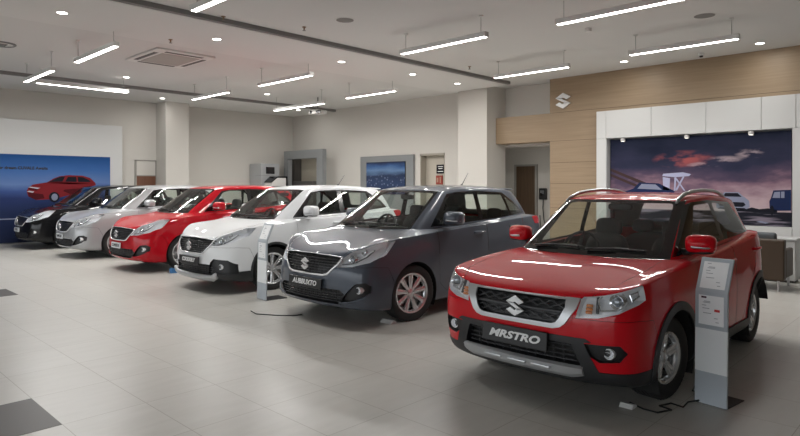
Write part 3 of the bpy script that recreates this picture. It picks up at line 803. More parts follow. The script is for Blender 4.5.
    if suv:
        P(('lower_trim',), 'lower_bumper', M['clad'], root, off=.006, wall=0)
        for z in (.375, .41, .445, .48):
            b = S.strip([(-.43-(.48-z)*.3, z), (.43+(.48-z)*.3, z)], 'x', .009, .014, lift=-.025); lb.add(b.v, b.f)
        for k in range(-5, 6):
            b = S.strip([(k*.072, .35), (k*.072, .495)], 'x', .008, .012, lift=-.03); lb.add(b.v, b.f)
        lb.build('grille_bars', M['grille_bar'], lg, smooth=True)
        # skid plate: a bent plate under the intake with three stamped bars
        sk = MB(); n = 24; vs = []; fs = []
        prof = [(.352, -.004), (.338, .028), (.285, .036), (.262, .02), (.262, -.02)]
        for k in range(n+1):
            y = -.50+1.0*k/n; t = abs(y)/.50; end = max(0, (t-.86)/.14)
            for z, o_ in prof:
                p, _ = S.hit('x', y, max(z, .27)); vs.append((p.x-o_, y, z+end*.022*(1 if z < .3 else 0)))
        m = len(prof)
        for k in range(n):
            for j in range(m-1): fs.append([k*m+j, (k+1)*m+j, (k+1)*m+j+1, k*m+j+1])
        fs += [list(range(m)), [n*m+j for j in range(m)][::-1]]
        sk.add(vs, fs); so = sk.build('skid_plate', M['skid'], root, sharp=25)
        st = MB()
        for y0 in (-.28, -.085, .125):
            p, _ = S.hit('x', y0+.07, .31); st.bevbox(p.x-.046, p.x-.02, y0, y0+.15, .298, .320, .006)
        st.build('stamped_bar', M['satin'], so, sharp=30)
    else:
        for z in (.295, .325, .355, .385):
            e = scan([[(-.52,.43),(.52,.43),(.60,.36),(.52,.265),(-.52,.265),(-.60,.36)]], z); b = S.strip([(e[0]+.02, z), (e[1]-.02, z)], 'x', .010, .014, lift=-.02); lb.add(b.v, b.f)
        for k in range(-6, 7):
            b = S.strip([(k*.075, .275), (k*.075, .42)], 'x', .007, .010, lift=-.03); lb.add(b.v, b.f)
        lb.build('grille_bars', M['grille_bar'], lg, smooth=True)
        if cladding:
            P(('lower_trim',), 'lower_bumper', M['clad'], root, off=.008, wall=0)
            b = S.strip([(-.62,.285),(-.53,.245),(-.3,.24),(.3,.24),(.53,.245),(.62,.285)], 'x', .095, .055, lift=.018)
            b.build('skid_plate', M['skid'], root, smooth=True)
        else:
            for sg in (-1, 1):
                b = S.strip([(sg*.50, .285), (sg*.63, .298), (sg*.755, .340), (sg*.795, .39)], 'x', .020, .018, lift=.002)
                if b.v: b.build('bumper_blade', M['satin'] if trim_inset else pm, root, smooth=True)
    if plate_white: plate(root, S, .475, .20, .052, words, M['plate_w'], M['ink_k'], .075, 0, .001)
    elif suv: plate(root, S, .487, .275, .066, words, M['plate'], M['ink_w'], .074, .30, .003, 1.02, sx=sx)
    else: plate(root, S, .473, .30, .056, words, M['plate'], M['ink_w'], .078, .18, .002, 1., sx=sx)
    # ---- wipers
    wp = MB()
    zb = 1.03 if suv else 1.083
    for a, b_ in ((-.02, -.50), (.50, .06)):
        b = S.strip([(a, zb-.005), ((a+b_)/2, zb+.012), (b_, zb+.006)], 'x', .018, .014, lift=.014); wp.add(b.v, b.f)
        b = S.strip([(a, zb-.012), ((a+b_)/2, zb+.004)], 'x', .012, .014, lift=.026); wp.add(b.v, b.f)
    wp.build('wipers', M['plastic'], root, smooth=True)
    # ---- roof furniture
    if suv:
        for sg in (-1, 1):
            rl = MB(); rl.tube([(x, sg*y, z) for x, y, z in [(.88,.525,1.425),(.97,.52,1.462),(1.10,.515,1.496),(1.3,.51,1.517),(1.6,.508,1.528),(1.9,.506,1.522),(2.1,.502,1.503),(2.27,.498,1.470),(2.38,.49,1.432)]], [.012,.017,.018,.018,.018,.018,.018,.017,.012], 8)
            rl.build('roof_rail', M['satin'], root, smooth=True)
    if antenna:
        an = MB(); p, _ = S.hit('z', 1.95, 0)
        an.tube([p, p+Vector((.03, 0, .02)), p+Vector((.17, 0, .19))], [.016, .007, .003], 8); an.build('antenna', M['plastic'], root, smooth=True)
    if not suv:
        sp = MB(); sp.ellipsoid((2.50, 0, 1.515), (.13, .50, .018), .6, .4, rot=Matrix.Rotation(.05, 3, 'Y')); sp.build('spoiler', pm, root, smooth=True)
    # ---- floor pan and cabin
    A = S.A[0]; loop = [tuple(p) for p in A]+[(p[0], -p[1], p[2]) for p in A[::-1] if p[1] != 0]
    fb = MB(); n = len(A); vs = [tuple(p) for p in A]+[(p[0], -p[1], p[2]) for p in A]; fb.add(vs, [[i, i+1, n+i+1, n+i] for i in range(n-1)])
    fb.box(-.40, 2.6, -.39, .39, .20, .40); fb.box(.42, 1.85, -.70, .70, .22, .38); fb.box(-.42, .42, -.66, .66, .70, .78)
    fb.build('floor_pan', M['dark'], root)
    interior(root, kind, seatm=seatm)
    S.bm.free()
    return root

make_car('car', (4.57, 2.43, 0), 'bright red compact crossover with roof rails and silver skid plate, nearest car in the row', 'suv', M['red'], 'MRSTRO', rim='twin5', sx=1.45, steer=-9.)
make_car('car', (5.12, 5.56, 0), 'slate grey hatchback with black front plate, between the red crossover and the white crossover', 'hatch', M['grey'], 'AUBBUXTO', rim='multi', antenna=True, sx=1.05, steer=-9.)
make_car('car', (5.18, 8.48, 0), 'white hatch crossover with black bumper cladding and silver skid bar, behind the small info stand', 'hatch', M['white'], 'COOEXBLY', cladding=True, rim='spoke', antenna=True, sx=.95)
make_car('car', (5.24, 11.42, 0), 'red hatchback with pale number plate, between the white crossover and the silver hatchback', 'hatch', M['red2'], 'CUVERTA', plate_white=True, rim='spoke', seatm=M['seat2'])
make_car('car', (5.17, 14.37, 0), 'silver hatchback with a pale number plate and silver fog lamp blades, beside the black car', 'hatch', M['silver'], 'SWIFEXO', plate_white=True, rim='spoke', trim_inset=True, seatm=M['seat2'])
make_car('car', (5.04, 17.2, 0), 'black hatchback at the far end of the row, in front of the blue billboard', 'hatch', M['black'], 'S VITO', plate_white=True, rim='spoke', chrome_grille=True)

# ------------------------------------------------------------------ room materials
def nodes(name):
    m = bpy.data.materials.new(name); m.use_nodes = True; nt = m.node_tree
    return m, nt, nt.nodes['Principled BSDF'], nt.nodes.new('ShaderNodeTexCoord')
def ramp(nt, fac, stops):
    r = nt.nodes.new('ShaderNodeValToRGB'); e = r.color_ramp.elements
    e[0].position, e[0].color = stops[0][0], (*stops[0][1], 1); e[1].position, e[1].color = stops[-1][0], (*stops[-1][1], 1)
    for p, c in stops[1:-1]:
        k = e.new(p); k.color = (*c, 1)
    nt.links.new(fac, r.inputs[0]); return r.outputs[0]
def mathn(nt, op, a, b=None, c=None):
    n = nt.nodes.new('ShaderNodeMath'); n.operation = op
    for i, v in enumerate((a, b, c)):
        if v is None: continue
        if isinstance(v, (int, float)): n.inputs[i].default_value = v
        else: nt.links.new(v, n.inputs[i])
    return n.outputs[0]
def mixc(nt, f, a, b, mode='MIX'):
    n = nt.nodes.new('ShaderNodeMix'); n.data_type = 'RGBA'; n.blend_type = mode
    for i, v in ((0, f), (6, a), (7, b)):
        if isinstance(v, (int, float)): n.inputs[i].default_value = v
        elif isinstance(v, tuple): n.inputs[i].default_value = (*v, 1)
        else: nt.links.new(v, n.inputs[i])
    return n.outputs[2]

def floor_material():
    m, nt, b, tc = nodes('porcelain_floor_tiles')
    s_ = nt.nodes.new('ShaderNodeSeparateXYZ'); nt.links.new(tc.outputs['Object'], s_.inputs[0])
    def cell(o, off, p):
        q = mathn(nt, 'DIVIDE', mathn(nt, 'SUBTRACT', o, off), p); fr = mathn(nt, 'FRACT', q); fl = mathn(nt, 'FLOOR', q)
        d = mathn(nt, 'MULTIPLY', mathn(nt, 'SUBTRACT', .5, mathn(nt, 'ABSOLUTE', mathn(nt, 'SUBTRACT', fr, .5))), p)
        return d, fl
    dx, ix = cell(s_.outputs[0], 2.95-.55*40, .55); dy, iy = cell(s_.outputs[1], 2.95-.70*40, .70)
    d = mathn(nt, 'MINIMUM', dx, dy)
    g = nt.nodes.new('ShaderNodeMapRange'); g.inputs[1].default_value = .0012; g.inputs[2].default_value = .0032; nt.links.new(d, g.inputs[0])
    cv = nt.nodes.new('ShaderNodeCombineXYZ'); nt.links.new(ix, cv.inputs[0]); nt.links.new(iy, cv.inputs[1])
    wn = nt.nodes.new('ShaderNodeTexWhiteNoise'); nt.links.new(cv.outputs[0], wn.inputs[0])
    # faint streaks along the tile length, shifted from tile to tile
    mp = nt.nodes.new('ShaderNodeMapping'); mp.inputs['Scale'].default_value = (.8, 4, 1)
    add = nt.nodes.new('ShaderNodeVectorMath'); add.operation = 'ADD'; nt.links.new(tc.outputs['Object'], add.inputs[0]); nt.links.new(wn.outputs['Color'], add.inputs[1])
    nt.links.new(add.outputs[0], mp.inputs[0])
    n = nt.nodes.new('ShaderNodeTexNoise'); n.inputs['Scale'].default_value = 3; n.inputs['Detail'].default_value = 6; nt.links.new(mp.outputs[0], n.inputs['Vector'])
    col = ramp(nt, n.outputs['Fac'], [(.3, (.475, .462, .43)), (.7, (.525, .512, .48))])
    col = mixc(nt, mathn(nt, 'MULTIPLY', wn.outputs['Value'], .10), col, (.38, .365, .335))
    col = mixc(nt, g.outputs[0], (.27, .245, .21), col)
    nt.links.new(col, b.inputs['Base Color'])
    b.inputs['Roughness'].default_value = .24; b.inputs['Specular IOR Level'].default_value = .45
    r2 = nt.nodes.new('ShaderNodeMapRange'); r2.inputs[3].default_value = .30; r2.inputs[4].default_value = .37; nt.links.new(n.outputs['Fac'], r2.inputs[0]); nt.links.new(r2.outputs[0], b.inputs['Roughness'])
    return m
def wood_material(name, c0, c1, axis=1):
    m, nt, b, tc = nodes(name)
    mp = nt.nodes.new('ShaderNodeMapping'); sc = [14, 14, 14]; sc[axis] = .5; mp.inputs['Scale'].default_value = sc; nt.links.new(tc.outputs['Object'], mp.inputs[0])
    n = nt.nodes.new('ShaderNodeTexNoise'); n.inputs['Scale'].default_value = 2.2; n.inputs['Detail'].default_value = 5; nt.links.new(mp.outputs[0], n.inputs['Vector'])
    nt.links.new(ramp(nt, n.outputs['Fac'], [(.3, c0), (.7, c1)]), b.inputs['Base Color']); b.inputs['Roughness'].default_value = .5
    return m
M['floor'] = floor_material()
M['wall'] = mat('warm_white_wall', (.59, .568, .53), .8, bump=(60, .02))
M['ceil'] = mat('ceiling_paint', (.66, .655, .64), .9)
M['ceil2'] = mat('bulkhead_paint', (.70, .695, .68), .9)
M['slot'] = mat('step_shade_and_ring_dark', (.21, .205, .20), .6)  # shade of the ceiling steps as a dark colour; diffuser ring shares it
M['wood'] = wood_material('oak_veneer', (.285, .205, .128), (.345, .252, .162))
M['wood_seam'] = mat('oak_shadow_gap', (.10, .065, .035), .7)
M['door_wood'] = wood_material('brown_door', (.085, .052, .03), (.12, .075, .044), 2)
M['panel'] = mat('white_laminate', (.60, .605, .60), .45)
M['panel2'] = mat('grey_laminate', (.23, .24, .245), .5)
M['dark_tile'] = mat('dark_floor_tile', (.040, .034, .030), .45, bump=(20, .02))
M['lamp_body'] = mat('lamp_body_white', (.70, .70, .69), .5)
M['led'] = mat('led_diffuser', (1, 1, 1), .5, emit=(1., .97, .92), estr=7)
M['down'] = mat('downlight_diffuser', (1, 1, 1), .5, emit=(1., .96, .9), estr=6)
M['white_plastic'] = mat('white_plastic', (.66, .65, .63), .5)
M['wire'] = mat('steel_wire', (.22, .22, .22), .5)
M['stand_w'] = mat('stand_white', (.80, .82, .83), .35)
M['stand_g'] = mat('stand_grey', (.43, .47, .51), .35)
M['paper'] = mat('printed_sheet', (.86, .87, .88), .4)
M['print'] = mat('small_print', (.34, .35, .38), .6)
M['sticker'] = mat('red_print', (.55, .03, .03), .5)
M['leather'] = mat('brown_leather', (.052, .033, .018), .5, bump=(120, .08))
M['cushion'] = mat('grey_cushion', (.10, .11, .12), .8)
M['screen'] = mat('black_screen', (.006, .006, .008), .15)
M['cable'] = mat('black_cable', (.01, .01, .01), .5)
M['skirt'] = mat('dark_skirting', (.07, .065, .06), .5)

# ------------------------------------------------------------------ room shell
XR, XB, YL, ZC = 13.3, 13.75, 19.0, 4.2
def slab(name, x0, x1, y0, y1, z0, z1, m, st=True):
    o = MB().box(x0, x1, y0, y1, z0, z1).build(name, m)
    return struct(o) if st else o
slab('floor', -9, 17, -9, 19.2, -.12, 0, M['floor'])
for (x0, y0) in ((.75, 4.35), (1.85, 9.95)):
    o = slab('floor_inlay', x0+.002, x0+.548, y0+.002, y0+.698, -.02, .0015, M['dark_tile'])
slab('ceiling', -9, 17, -9, 8.62, ZC, ZC+.15, M['ceil'])
slab('ceiling_bulkhead', -9, 12.85, 8.62, 10.55, ZC-.08, ZC+.15, M['ceil2'])
slab('step_shade_1', -9, 12.85, 8.53, 8.62, ZC-.072, ZC, M['slot'])  # face of the bulkhead step, its shade put into the colour
slab('ceiling_rear', -9, 17, 10.55, 16.5, ZC+.06, ZC+.2, M['ceil'])
slab('ceiling_return', 12.85, 17, 8.62, 10.55, ZC, ZC+.15, M['ceil'])
slab('step_shade_2', -9, XB, 16.44, 16.52, ZC-.02, ZC+.06, M['slot'])  # far step face, coloured dark for the shade on it
slab('ceiling_edge', -9, 17, 16.52, 19.2, ZC, ZC+.2, M['ceil2'])
slab('wall_left', -9, 17, YL, YL+.2, 0, ZC+.1, M['wall'])
# back wall with a recessed door opening
slab('wall_back', XB, XB+.25, 12.42, YL, 0, ZC+.1, M['wall'])
slab('wall_back_pier', XB, XB+.25, 10.2, 11.42, 0, ZC+.1, M['wall'])
slab('wall_back_lintel', XB, XB+.25, 11.42, 12.42, 2.54, ZC+.1, M['wall'])
slab('wall_column', 12.9, 13.75, 9.29, 10.25, 0, ZC+.02, M['wall'])
slab('wall_upper', XB, XB+.2, 7.6, 9.4, 2.6, ZC+.05, M['wall'])
slab('wall_alcove', 15.0, 15.2, 6.6, 12.3, 0, 3.2, M['wall'])
slab('wall_alcove_side', 13.95, 15.0, 6.6, 6.8, 0, 3.2, M['wall'])
slab('ceiling_alcove', XB+.02, 15.2, 6.6, 12.3, 2.67, 2.8, M['ceil'])
o = slab('wall_bulkhead', XR, XB, 7.67, 9.285, 2.67, 3.36, M['wood'])
slab('wall_right', XR, XR+.2, -9, 7.67, 0, ZC+.02, M['wood'])
for i, z in enumerate((1.02, 1.62, 2.13, 2.66, 3.36)):
    slab('wall_right_seam', XR-.003, XR+.01, -9, 7.665, z-.004, z+.004, M['wood_seam'])
slab('wall_front_added', -9, 17, -7.2, -7, 0, ZC+.1, mat('wall_taupe', (.24, .22, .19), .8))  # unseen dark wall added to darken reflections in the car sides
# unseen street front behind the camera: posts, rails and upper wall added for reflections
for i in range(10): slab('added_window_post', -8.6, -8.45, -7+i*2.88-.05, -7+i*2.88+.05, 0, ZC, M['skirt'])
for z in (0, 1.0, 2.9): slab('added_window_rail', -8.58, -8.47, -7, YL, z, z+.09, M['skirt'])
slab('wall_street_added', -8.8, -8.4, -7, YL, 3.3, ZC+.1, mat('wall_street_grey', (.30, .29, .27), .8))
slab('baseboard_left', -9, XB, YL-.015, YL, 0, .08, M['skirt'])
# column standing against the left wall
slab('wall_left_column', 8.41, 9.17, 18.3, YL, 0, ZC+.02, M['wall'])
# door in left wall with the flush panel over it
d = slab('door_1', 7.78, 8.38, YL-.03, YL+.02, 0, 1.86, wood_material('red_brown_door', (.13, .05, .024), (.17, .07, .036), 2))
fm = MB(); fm.box(7.73, 7.78, YL-.04, YL, 0, 2.36); fm.box(8.38, 8.405, YL-.04, YL, 0, 2.36); fm.box(7.73, 8.405, YL-.04, YL, 2.34, 2.37); fm.box(7.73, 8.405, YL-.04, YL, 1.86, 1.89)
fm.build('door_frame', mat('greige_frame', (.30, .285, .26), .7), d)
MB().box(7.785, 8.375, YL-.022, YL, 1.89, 2.335).build('transom_panel', M['wall'], d)
# recessed door in the back wall
d = slab('door_2', 14.0, 14.06, 11.46, 12.38, 0, 2.48, mat('beige_door', (.50, .46, .39), .5))
fm = MB(); fm.box(13.75, 14.06, 12.38, 12.42, 0, 2.54); fm.box(13.75, 14.06, 11.42, 11.46, 0, 2.54); fm.box(13.75, 14.06, 11.42, 12.42, 2.48, 2.54)
fm.build('door_frame', mat('beige_frame', (.36, .33, .28), .6), d)
MB().tube([(13.94, 12.28, 1.0), (13.94, 12.28, 1.12), (13.94, 12.22, 1.12)], .012).build('door_handle', M['satin'], d)
# brown door in the alcove
d = slab('door_3', 14.95, 15.0, 9.09, 9.72, 0, 2.12, M['door_wood'])
fm = MB(); fm.box(14.93, 15.0, 9.03, 9.09, 0, 2.17); fm.box(14.93, 15.0, 9.72, 9.78, 0, 2.17); fm.box(14.93, 15.0, 9.09, 9.72, 2.12, 2.17)
fm.build('door_frame', mat('grey_door_frame', (.30, .29, .27), .6), d)

# ------------------------------------------------------------------ display walls and pictures
def noise(nt, tc, sc, scale, det=4, loc=(0, 0, 0)):
    mp = nt.nodes.new('ShaderNodeMapping'); mp.inputs['Scale'].default_value = sc; mp.inputs['Location'].default_value = loc; nt.links.new(tc, mp.inputs[0])
    n = nt.nodes.new('ShaderNodeTexNoise'); n.inputs['Scale'].default_value = scale; n.inputs['Detail'].default_value = det; n.inputs['Roughness'].default_value = .55
    nt.links.new(mp.outputs[0], n.inputs['Vector']); return n.outputs['Fac']
def ell(nt, s_, cy, cz, ry, rz_):
    a = mathn(nt, 'POWER', mathn(nt, 'DIVIDE', mathn(nt, 'SUBTRACT', s_.outputs[1], cy), ry), 2); b = mathn(nt, 'POWER', mathn(nt, 'DIVIDE', mathn(nt, 'SUBTRACT', s_.outputs[2], cz), rz_), 2)
    v = mathn(nt, 'SUBTRACT', 1., mathn(nt, 'ADD', a, b)); n = nt.nodes.new('ShaderNodeClamp'); nt.links.new(v, n.inputs[0]); return n.outputs[0]
MY0, MY1, MZ0, MZ1, XM = 2.52, 6.02, .80, 2.60, 13.12
def mural_material():
    m, nt, b, tc = nodes('dusk_sky_print'); s_ = nt.nodes.new('ShaderNodeSeparateXYZ'); nt.links.new(tc.outputs['Object'], s_.inputs[0])
    z = mathn(nt, 'DIVIDE', mathn(nt, 'SUBTRACT', s_.outputs[2], MZ0), MZ1-MZ0)
    n1 = noise(nt, tc.outputs['Object'], (1, .7, 1.9), 1.5, 5); n2 = noise(nt, tc.outputs['Object'], (1, .8, 2.6), 2.6, 5, (3, 1, 2))
    zz_ = mathn(nt, 'ADD', z, mathn(nt, 'MULTIPLY', mathn(nt, 'SUBTRACT', n1, .5), .62))
    sky = ramp(nt, zz_, [(.0, (.54, .45, .46)), (.24, (.46, .34, .37)), (.40, (.24, .145, .19)), (.50, (.085, .058, .10)), (.68, (.026, .028, .062)), (1., (.006, .010, .030))])
    red = mathn(nt, 'MULTIPLY', ell(nt, s_, 4.45, 2.12, .66, .20), ramp_val(nt, n2, .42, .58))
    sky = mixc(nt, mathn(nt, 'MULTIPLY', red, 1.0), sky, (.36, .085, .085))
    pk = mathn(nt, 'MULTIPLY', mathn(nt, 'ADD', mathn(nt, 'ADD', ell(nt, s_, 4.05, 1.99, .35, .07), ell(nt, s_, 3.65, 2.09, .36, .08)), ell(nt, s_, 3.2, 2.2, .3, .12)), ramp_val(nt, n2, .48, .62))
    sky = mixc(nt, mathn(nt, 'MINIMUM', pk, .8), sky, (.42, .33, .36))
    # wet ground below the horizon
    gr = mixc(nt, ramp_val(nt, noise(nt, tc.outputs['Object'], (1, .5, 6), 2.2, 3), .5, .62), (.012, .013, .022), (.22, .19, .24))
    gm = nt.nodes.new('ShaderNodeMath'); gm.operation = 'LESS_THAN'; gm.inputs[1].default_value = 1.065; nt.links.new(s_.outputs[2], gm.inputs[0])
    nt.links.new(mixc(nt, gm.outputs[0], sky, gr), b.inputs['Base Color']); b.inputs['Specular IOR Level'].default_value = .15; b.inputs['Roughness'].default_value = .6
    return m
def ramp_val(nt, v, a, b_):
    n = nt.nodes.new('ShaderNodeMapRange'); n.inputs[1].default_value = a; n.inputs[2].default_value = b_; nt.links.new(v, n.inputs[0]); return n.outputs[0]

wl = empty('display_wall', (13.1, 4.0, 0), 'large white panelled display wall framing the dusk mural on the oak wall', 'display wall')
def wpart(name, x0, x1, y0, y1, z0, z1, m=None, par=None):
    mb = MB().bevbox(x0-13.1, x1-13.1, y0-4.0, y1-4.0, z0, z1, .004, 1); return mb.build(name, m or M['panel'], par or wl)
ys = [6.29, 6.06, 5.05, 3.96, 2.98, 2.42, 1.2, -.2]
for a, b_ in zip(ys[1:], ys): wpart('header_panel', 12.96, 13.29, a+.003, b_-.003, 2.63, 3.25)
wpart('side_panel', 12.96, 13.29, 6.05, 6.287, 0, 2.627)
for a, b_ in ((1.2, 2.48), (-.2, 1.2)): wpart('side_panel', 12.96, 13.29, a+.003, b_-.003, 0, 2.627)
wpart('lower_panel', 12.96, 13.29, 2.483, 6.044, 0, .79)
MB().box(.05, .19, 2.48-4.0, 6.045-4.0, .79, 2.63).build('backing_board', M['panel2'], wl)

mu = MB().box(13.105, 13.149, MY0, MY1, MZ0, MZ1).build('mural', mural_material())
tag(mu, 'wide mural of a purple dusk sky over a wet car park', 'mural')
def flat(name, polys, y, z, s_, m, par, x=13.104, flip=1, th=.0015, sz=None):
    sz = sz or s_
    mb = MB()
    for p in polys: mb.prism(p, lambda u, v, d: Vector((x-d, y-u*s_*flip, z+v*sz)), 0, th)
    return mb.build(name, m, par)
pb = mat('print_car_blue', (.014, .024, .075), .4); pbl = mat('print_car_pale', (.24, .26, .36), .4); pk_ = mat('print_black', (.012, .013, .02), .4); pgl = mat('print_car_glass', (.10, .12, .17), .4); pwh = mat('print_pale_violet', (.42, .43, .60), .4)
# front three-quarter saloon in the middle of the mural
flat('printed_car', [[(-.52,.10),(-.50,.30),(-.38,.40),(.36,.38),(.50,.28),(.52,.12),(.42,.05),(-.44,.05)], [(-.36,.38),(-.26,.50),(.18,.50),(.34,.38)]], 3.51, 1.06, .58, pbl, mu, sz=.76)
flat('printed_car_glass', [[(-.30,.385),(-.23,.475),(.15,.475),(.28,.38)]], 3.51, 1.06, .58, pk_, mu, x=13.102, sz=.76)
flat('printed_car_face', [[(-.46,.20),(-.44,.255),(.34,.235),(.40,.17),(.30,.12),(-.40,.13)], [(-.48,.06),(-.40,.10),(.36,.09),(.44,.05)]], 3.51, 1.06, .58, pk_, mu, x=13.102, sz=.76)
flat('printed_car', [[(-.34,.06),(-.36,.30),(-.30,.36),(.60,.34),(.60,.08)], [(-.30,.35),(-.18,.56),(.60,.58),(.60,.34)]], 2.745, 1.04, .37, pb, mu, sz=.78)
flat('printed_car_glass', [[(-.22,.38),(-.13,.52),(.12,.53),(.12,.38)], [(.16,.38),(.16,.53),(.31,.535),(.31,.38)]], 2.745, 1.04, .37, pbl, mu, x=13.102, sz=.78)
flat('printed_wheel', [[(-.24+.09*math.cos(t*.524), .08+.12*math.sin(t*.524)) for t in range(12)]], 2.745, 1.04, .37, pk_, mu, x=13.102, sz=.78)
flat('printed_hedge', [[(-.25,.0),(-.2,.06),(-.05,.04),(.08,.08),(.2,.05),(.35,.07),(.5,.04),(.5,0)]], 3.25, 1.065, 1., pk_, mu)
# canopy and sports car at the left of the mural
flat('printed_canopy', [[(-.32,.31),(-.30,.36),(.10,.385),(.26,.345),(.22,.305),(-.05,.285)], [(-.30,.02),(-.31,.29),(-.16,.265),(-.17,.0)], [(-.08,.0),(-.05,.0),(-.03,.28),(-.07,.28)], [(.12,.0),(.15,.0),(-.02,.26),(-.05,.25)], [(-.05,.02),(-.02,.0),(.13,.29),(.10,.30)]], 4.55, 1.46, 1.0, pwh, mu, x=13.102)
flat('printed_roof', [[(-.02,.62),(-.02,.68),(1.25,.16),(1.25,.08)], [(-.02,.50),(-.02,.56),(.9,.18),(.9,.12)]], 6.0, 1.28, 1.0, mat('print_roof_brown', (.06, .035, .035), .5), mu)
flat('printed_car', [[(-.5,.0),(-.48,.14),(-.30,.20),(-.18,.32),(.18,.30),(.46,.16),(.5,.0)]], 5.15, 1.27, 1.15, pb, mu, x=13.102)
flat('printed_car_glass', [[(-.22,.2),(-.14,.29),(.12,.28),(.24,.18)]], 5.15, 1.27, 1.15, pbl, mu, x=13.100)
flat('printed_mark', [[(-.10,.03),(.06,.0),(.12,.02),(-.02,.05)]], 3.0, .84, 1.0, pbl, mu)
for i, y in enumerate((5.70, 4.35, 3.17)):
    sp = MB(); sp.lathe([(0, .0), (.045, 0), (.05, .01), (.05, .07), (.02, .075)], c=(13.04, y, 2.548), n=16)
    o = sp.build('spotlight', M['white_plastic'], sharp=40)
    tag(o, ['small white spotlight under the display wall header, above the left end of the mural', 'small white spotlight under the display wall header, above the middle of the mural', 'small white spotlight under the display wall header, above the right end of the mural'][i], 'spotlight', 'spotlights over the mural')
    e = MB().disc((13.04, y, 2.547), .036, n=16).build('diffuser', mat('spot_diffuser%d' % i, (1, 1, 1), .5, emit=(1, .95, .88), estr=2), o)

# emblem on the oak wall
mb = MB()
for poly in s_emblem(.20): mb.prism(poly, lambda u, v, d: Vector((13.295-d, 7.29-u, 3.63+v*.95)), 0, .05)
tag(mb.build('wall_emblem', M['chrome' ] if False else mat('emblem_silver', (.70, .70, .70), .3, .4)), 'silver angular S emblem mounted high on the oak wall', 'emblem')

# billboard wall at the far left
bw_ = empty('billboard_wall', (4, 18.7, 0), 'tall white display board behind the black car, carrying the blue billboard', 'display board')
MB().bevbox(-8, 3.24, 0, .28, 0, 3.36, .006, 1).build('board', M['panel'], bw_)
BY = 18.655
def billboard_material():
    m, nt, b, tc = nodes('blue_dusk_print'); s_ = nt.nodes.new('ShaderNodeSeparateXYZ'); nt.links.new(tc.outputs['Object'], s_.inputs[0])
    n1 = noise(nt, tc.outputs['Object'], (.5, 1, 2), 1.2, 4)
    z = mathn(nt, 'ADD', mathn(nt, 'DIVIDE', s_.outputs[2], 2.4), mathn(nt, 'MULTIPLY', mathn(nt, 'SUBTRACT', n1, .5), .10))
    sky = ramp(nt, z, [(.0, (.012, .018, .05)), (.35, (.014, .024, .075)), (.50, (.02, .035, .12)), (.60, (.045, .085, .25)), (.68, (.12, .20, .42)), (.84, (.045, .13, .36)), (1., (.010, .065, .22))])
    nt.links.new(sky, b.inputs['Base Color']); b.inputs['Specular IOR Level'].default_value = .15; b.inputs['Roughness'].default_value = .6; return m
bb = MB().box(-4, 6.87, BY, 18.699, .03, 2.41).build('billboard', billboard_material())
tag(bb, 'blue billboard picturing a red car, on the white board at the far left', 'billboard')
def bflat(name, polys, m, d=0.):
    for p in polys: MB().prism(p, lambda u, v, k: Vector((u, BY-.001-d-k, v)), 0, .0012).build(name, m, bb)
pr_ = mat('print_red', (.20, .018, .024), .4); prd = mat('print_red_dark', (.075, .008, .012), .4)
ox, oz, sx_, sz_ = 4.62, 1.13, 1.0, 1.0
B = lambda pts: [(4.69+x*1.80, 1.17+z*.70) for x, z in pts]
bflat('printed_car', [B([(0,.35),(.02,.48),(.08,.60),(.30,.70),(.62,.68),(.98,.66),(1.0,.46),(.93,.28),(.60,.18),(.35,.02),(.12,.0),(.02,.14)]), B([(.27,.68),(.36,.84),(.45,.94),(.58,.985),(.78,.97),(.90,.88),(.985,.66),(.60,.62)])], pr_)
bflat('printed_car_glass', [B([(.30,.71),(.38,.83),(.46,.92),(.53,.93),(.49,.72)]), B([(.53,.72),(.57,.915),(.69,.92),(.70,.71)]), B([(.72,.71),(.71,.92),(.80,.905),(.89,.78),(.91,.71)])], pk_, .0015)
bflat('printed_car_shade', [B([(.50,.34),(.52,.40),(.97,.50),(.92,.30),(.60,.22)]), B([(.02,.14),(.02,.30),(.22,.22),(.24,.06),(.12,.0)]), B([(.03,.40),(.04,.50),(.16,.46),(.14,.36)])], prd, .0015)
bflat('printed_lamp', [B([(.02,.50),(.05,.52),(.18,.47),(.14,.43)]), B([(.0,.33),(.03,.36),(.10,.33),(.08,.28)])], mat('print_lamp', (.5, .5, .55), .4), .003)
bflat('printed_wheel', [B([(.375+.075*math.cos(t*.393), .10+.21*math.sin(t*.393)) for t in range(16)]), B([(.86+.05*math.cos(t*.393), .28+.15*math.sin(t*.393)) for t in range(16)])], pk_, .003)
bflat('printed_rim', [B([(.38+.045*math.cos(t*.393), .10+.14*math.sin(t*.393)) for t in range(16)])], pbl, .0045)
vs, fs = text_mesh('Your dream CUVALE Awaits', .108, 0, .004, 1., .001)
mb = MB(); mb.add([(4.56+v.x, BY-.003-v.z, 2.04+v.y) for v in vs], fs); mb.build('lettering', M['ink_k'], bb)
bflat('printed_rule', [[(-4, .655), (4.62, .655), (4.62, .685), (-4, .685)]], pbl)

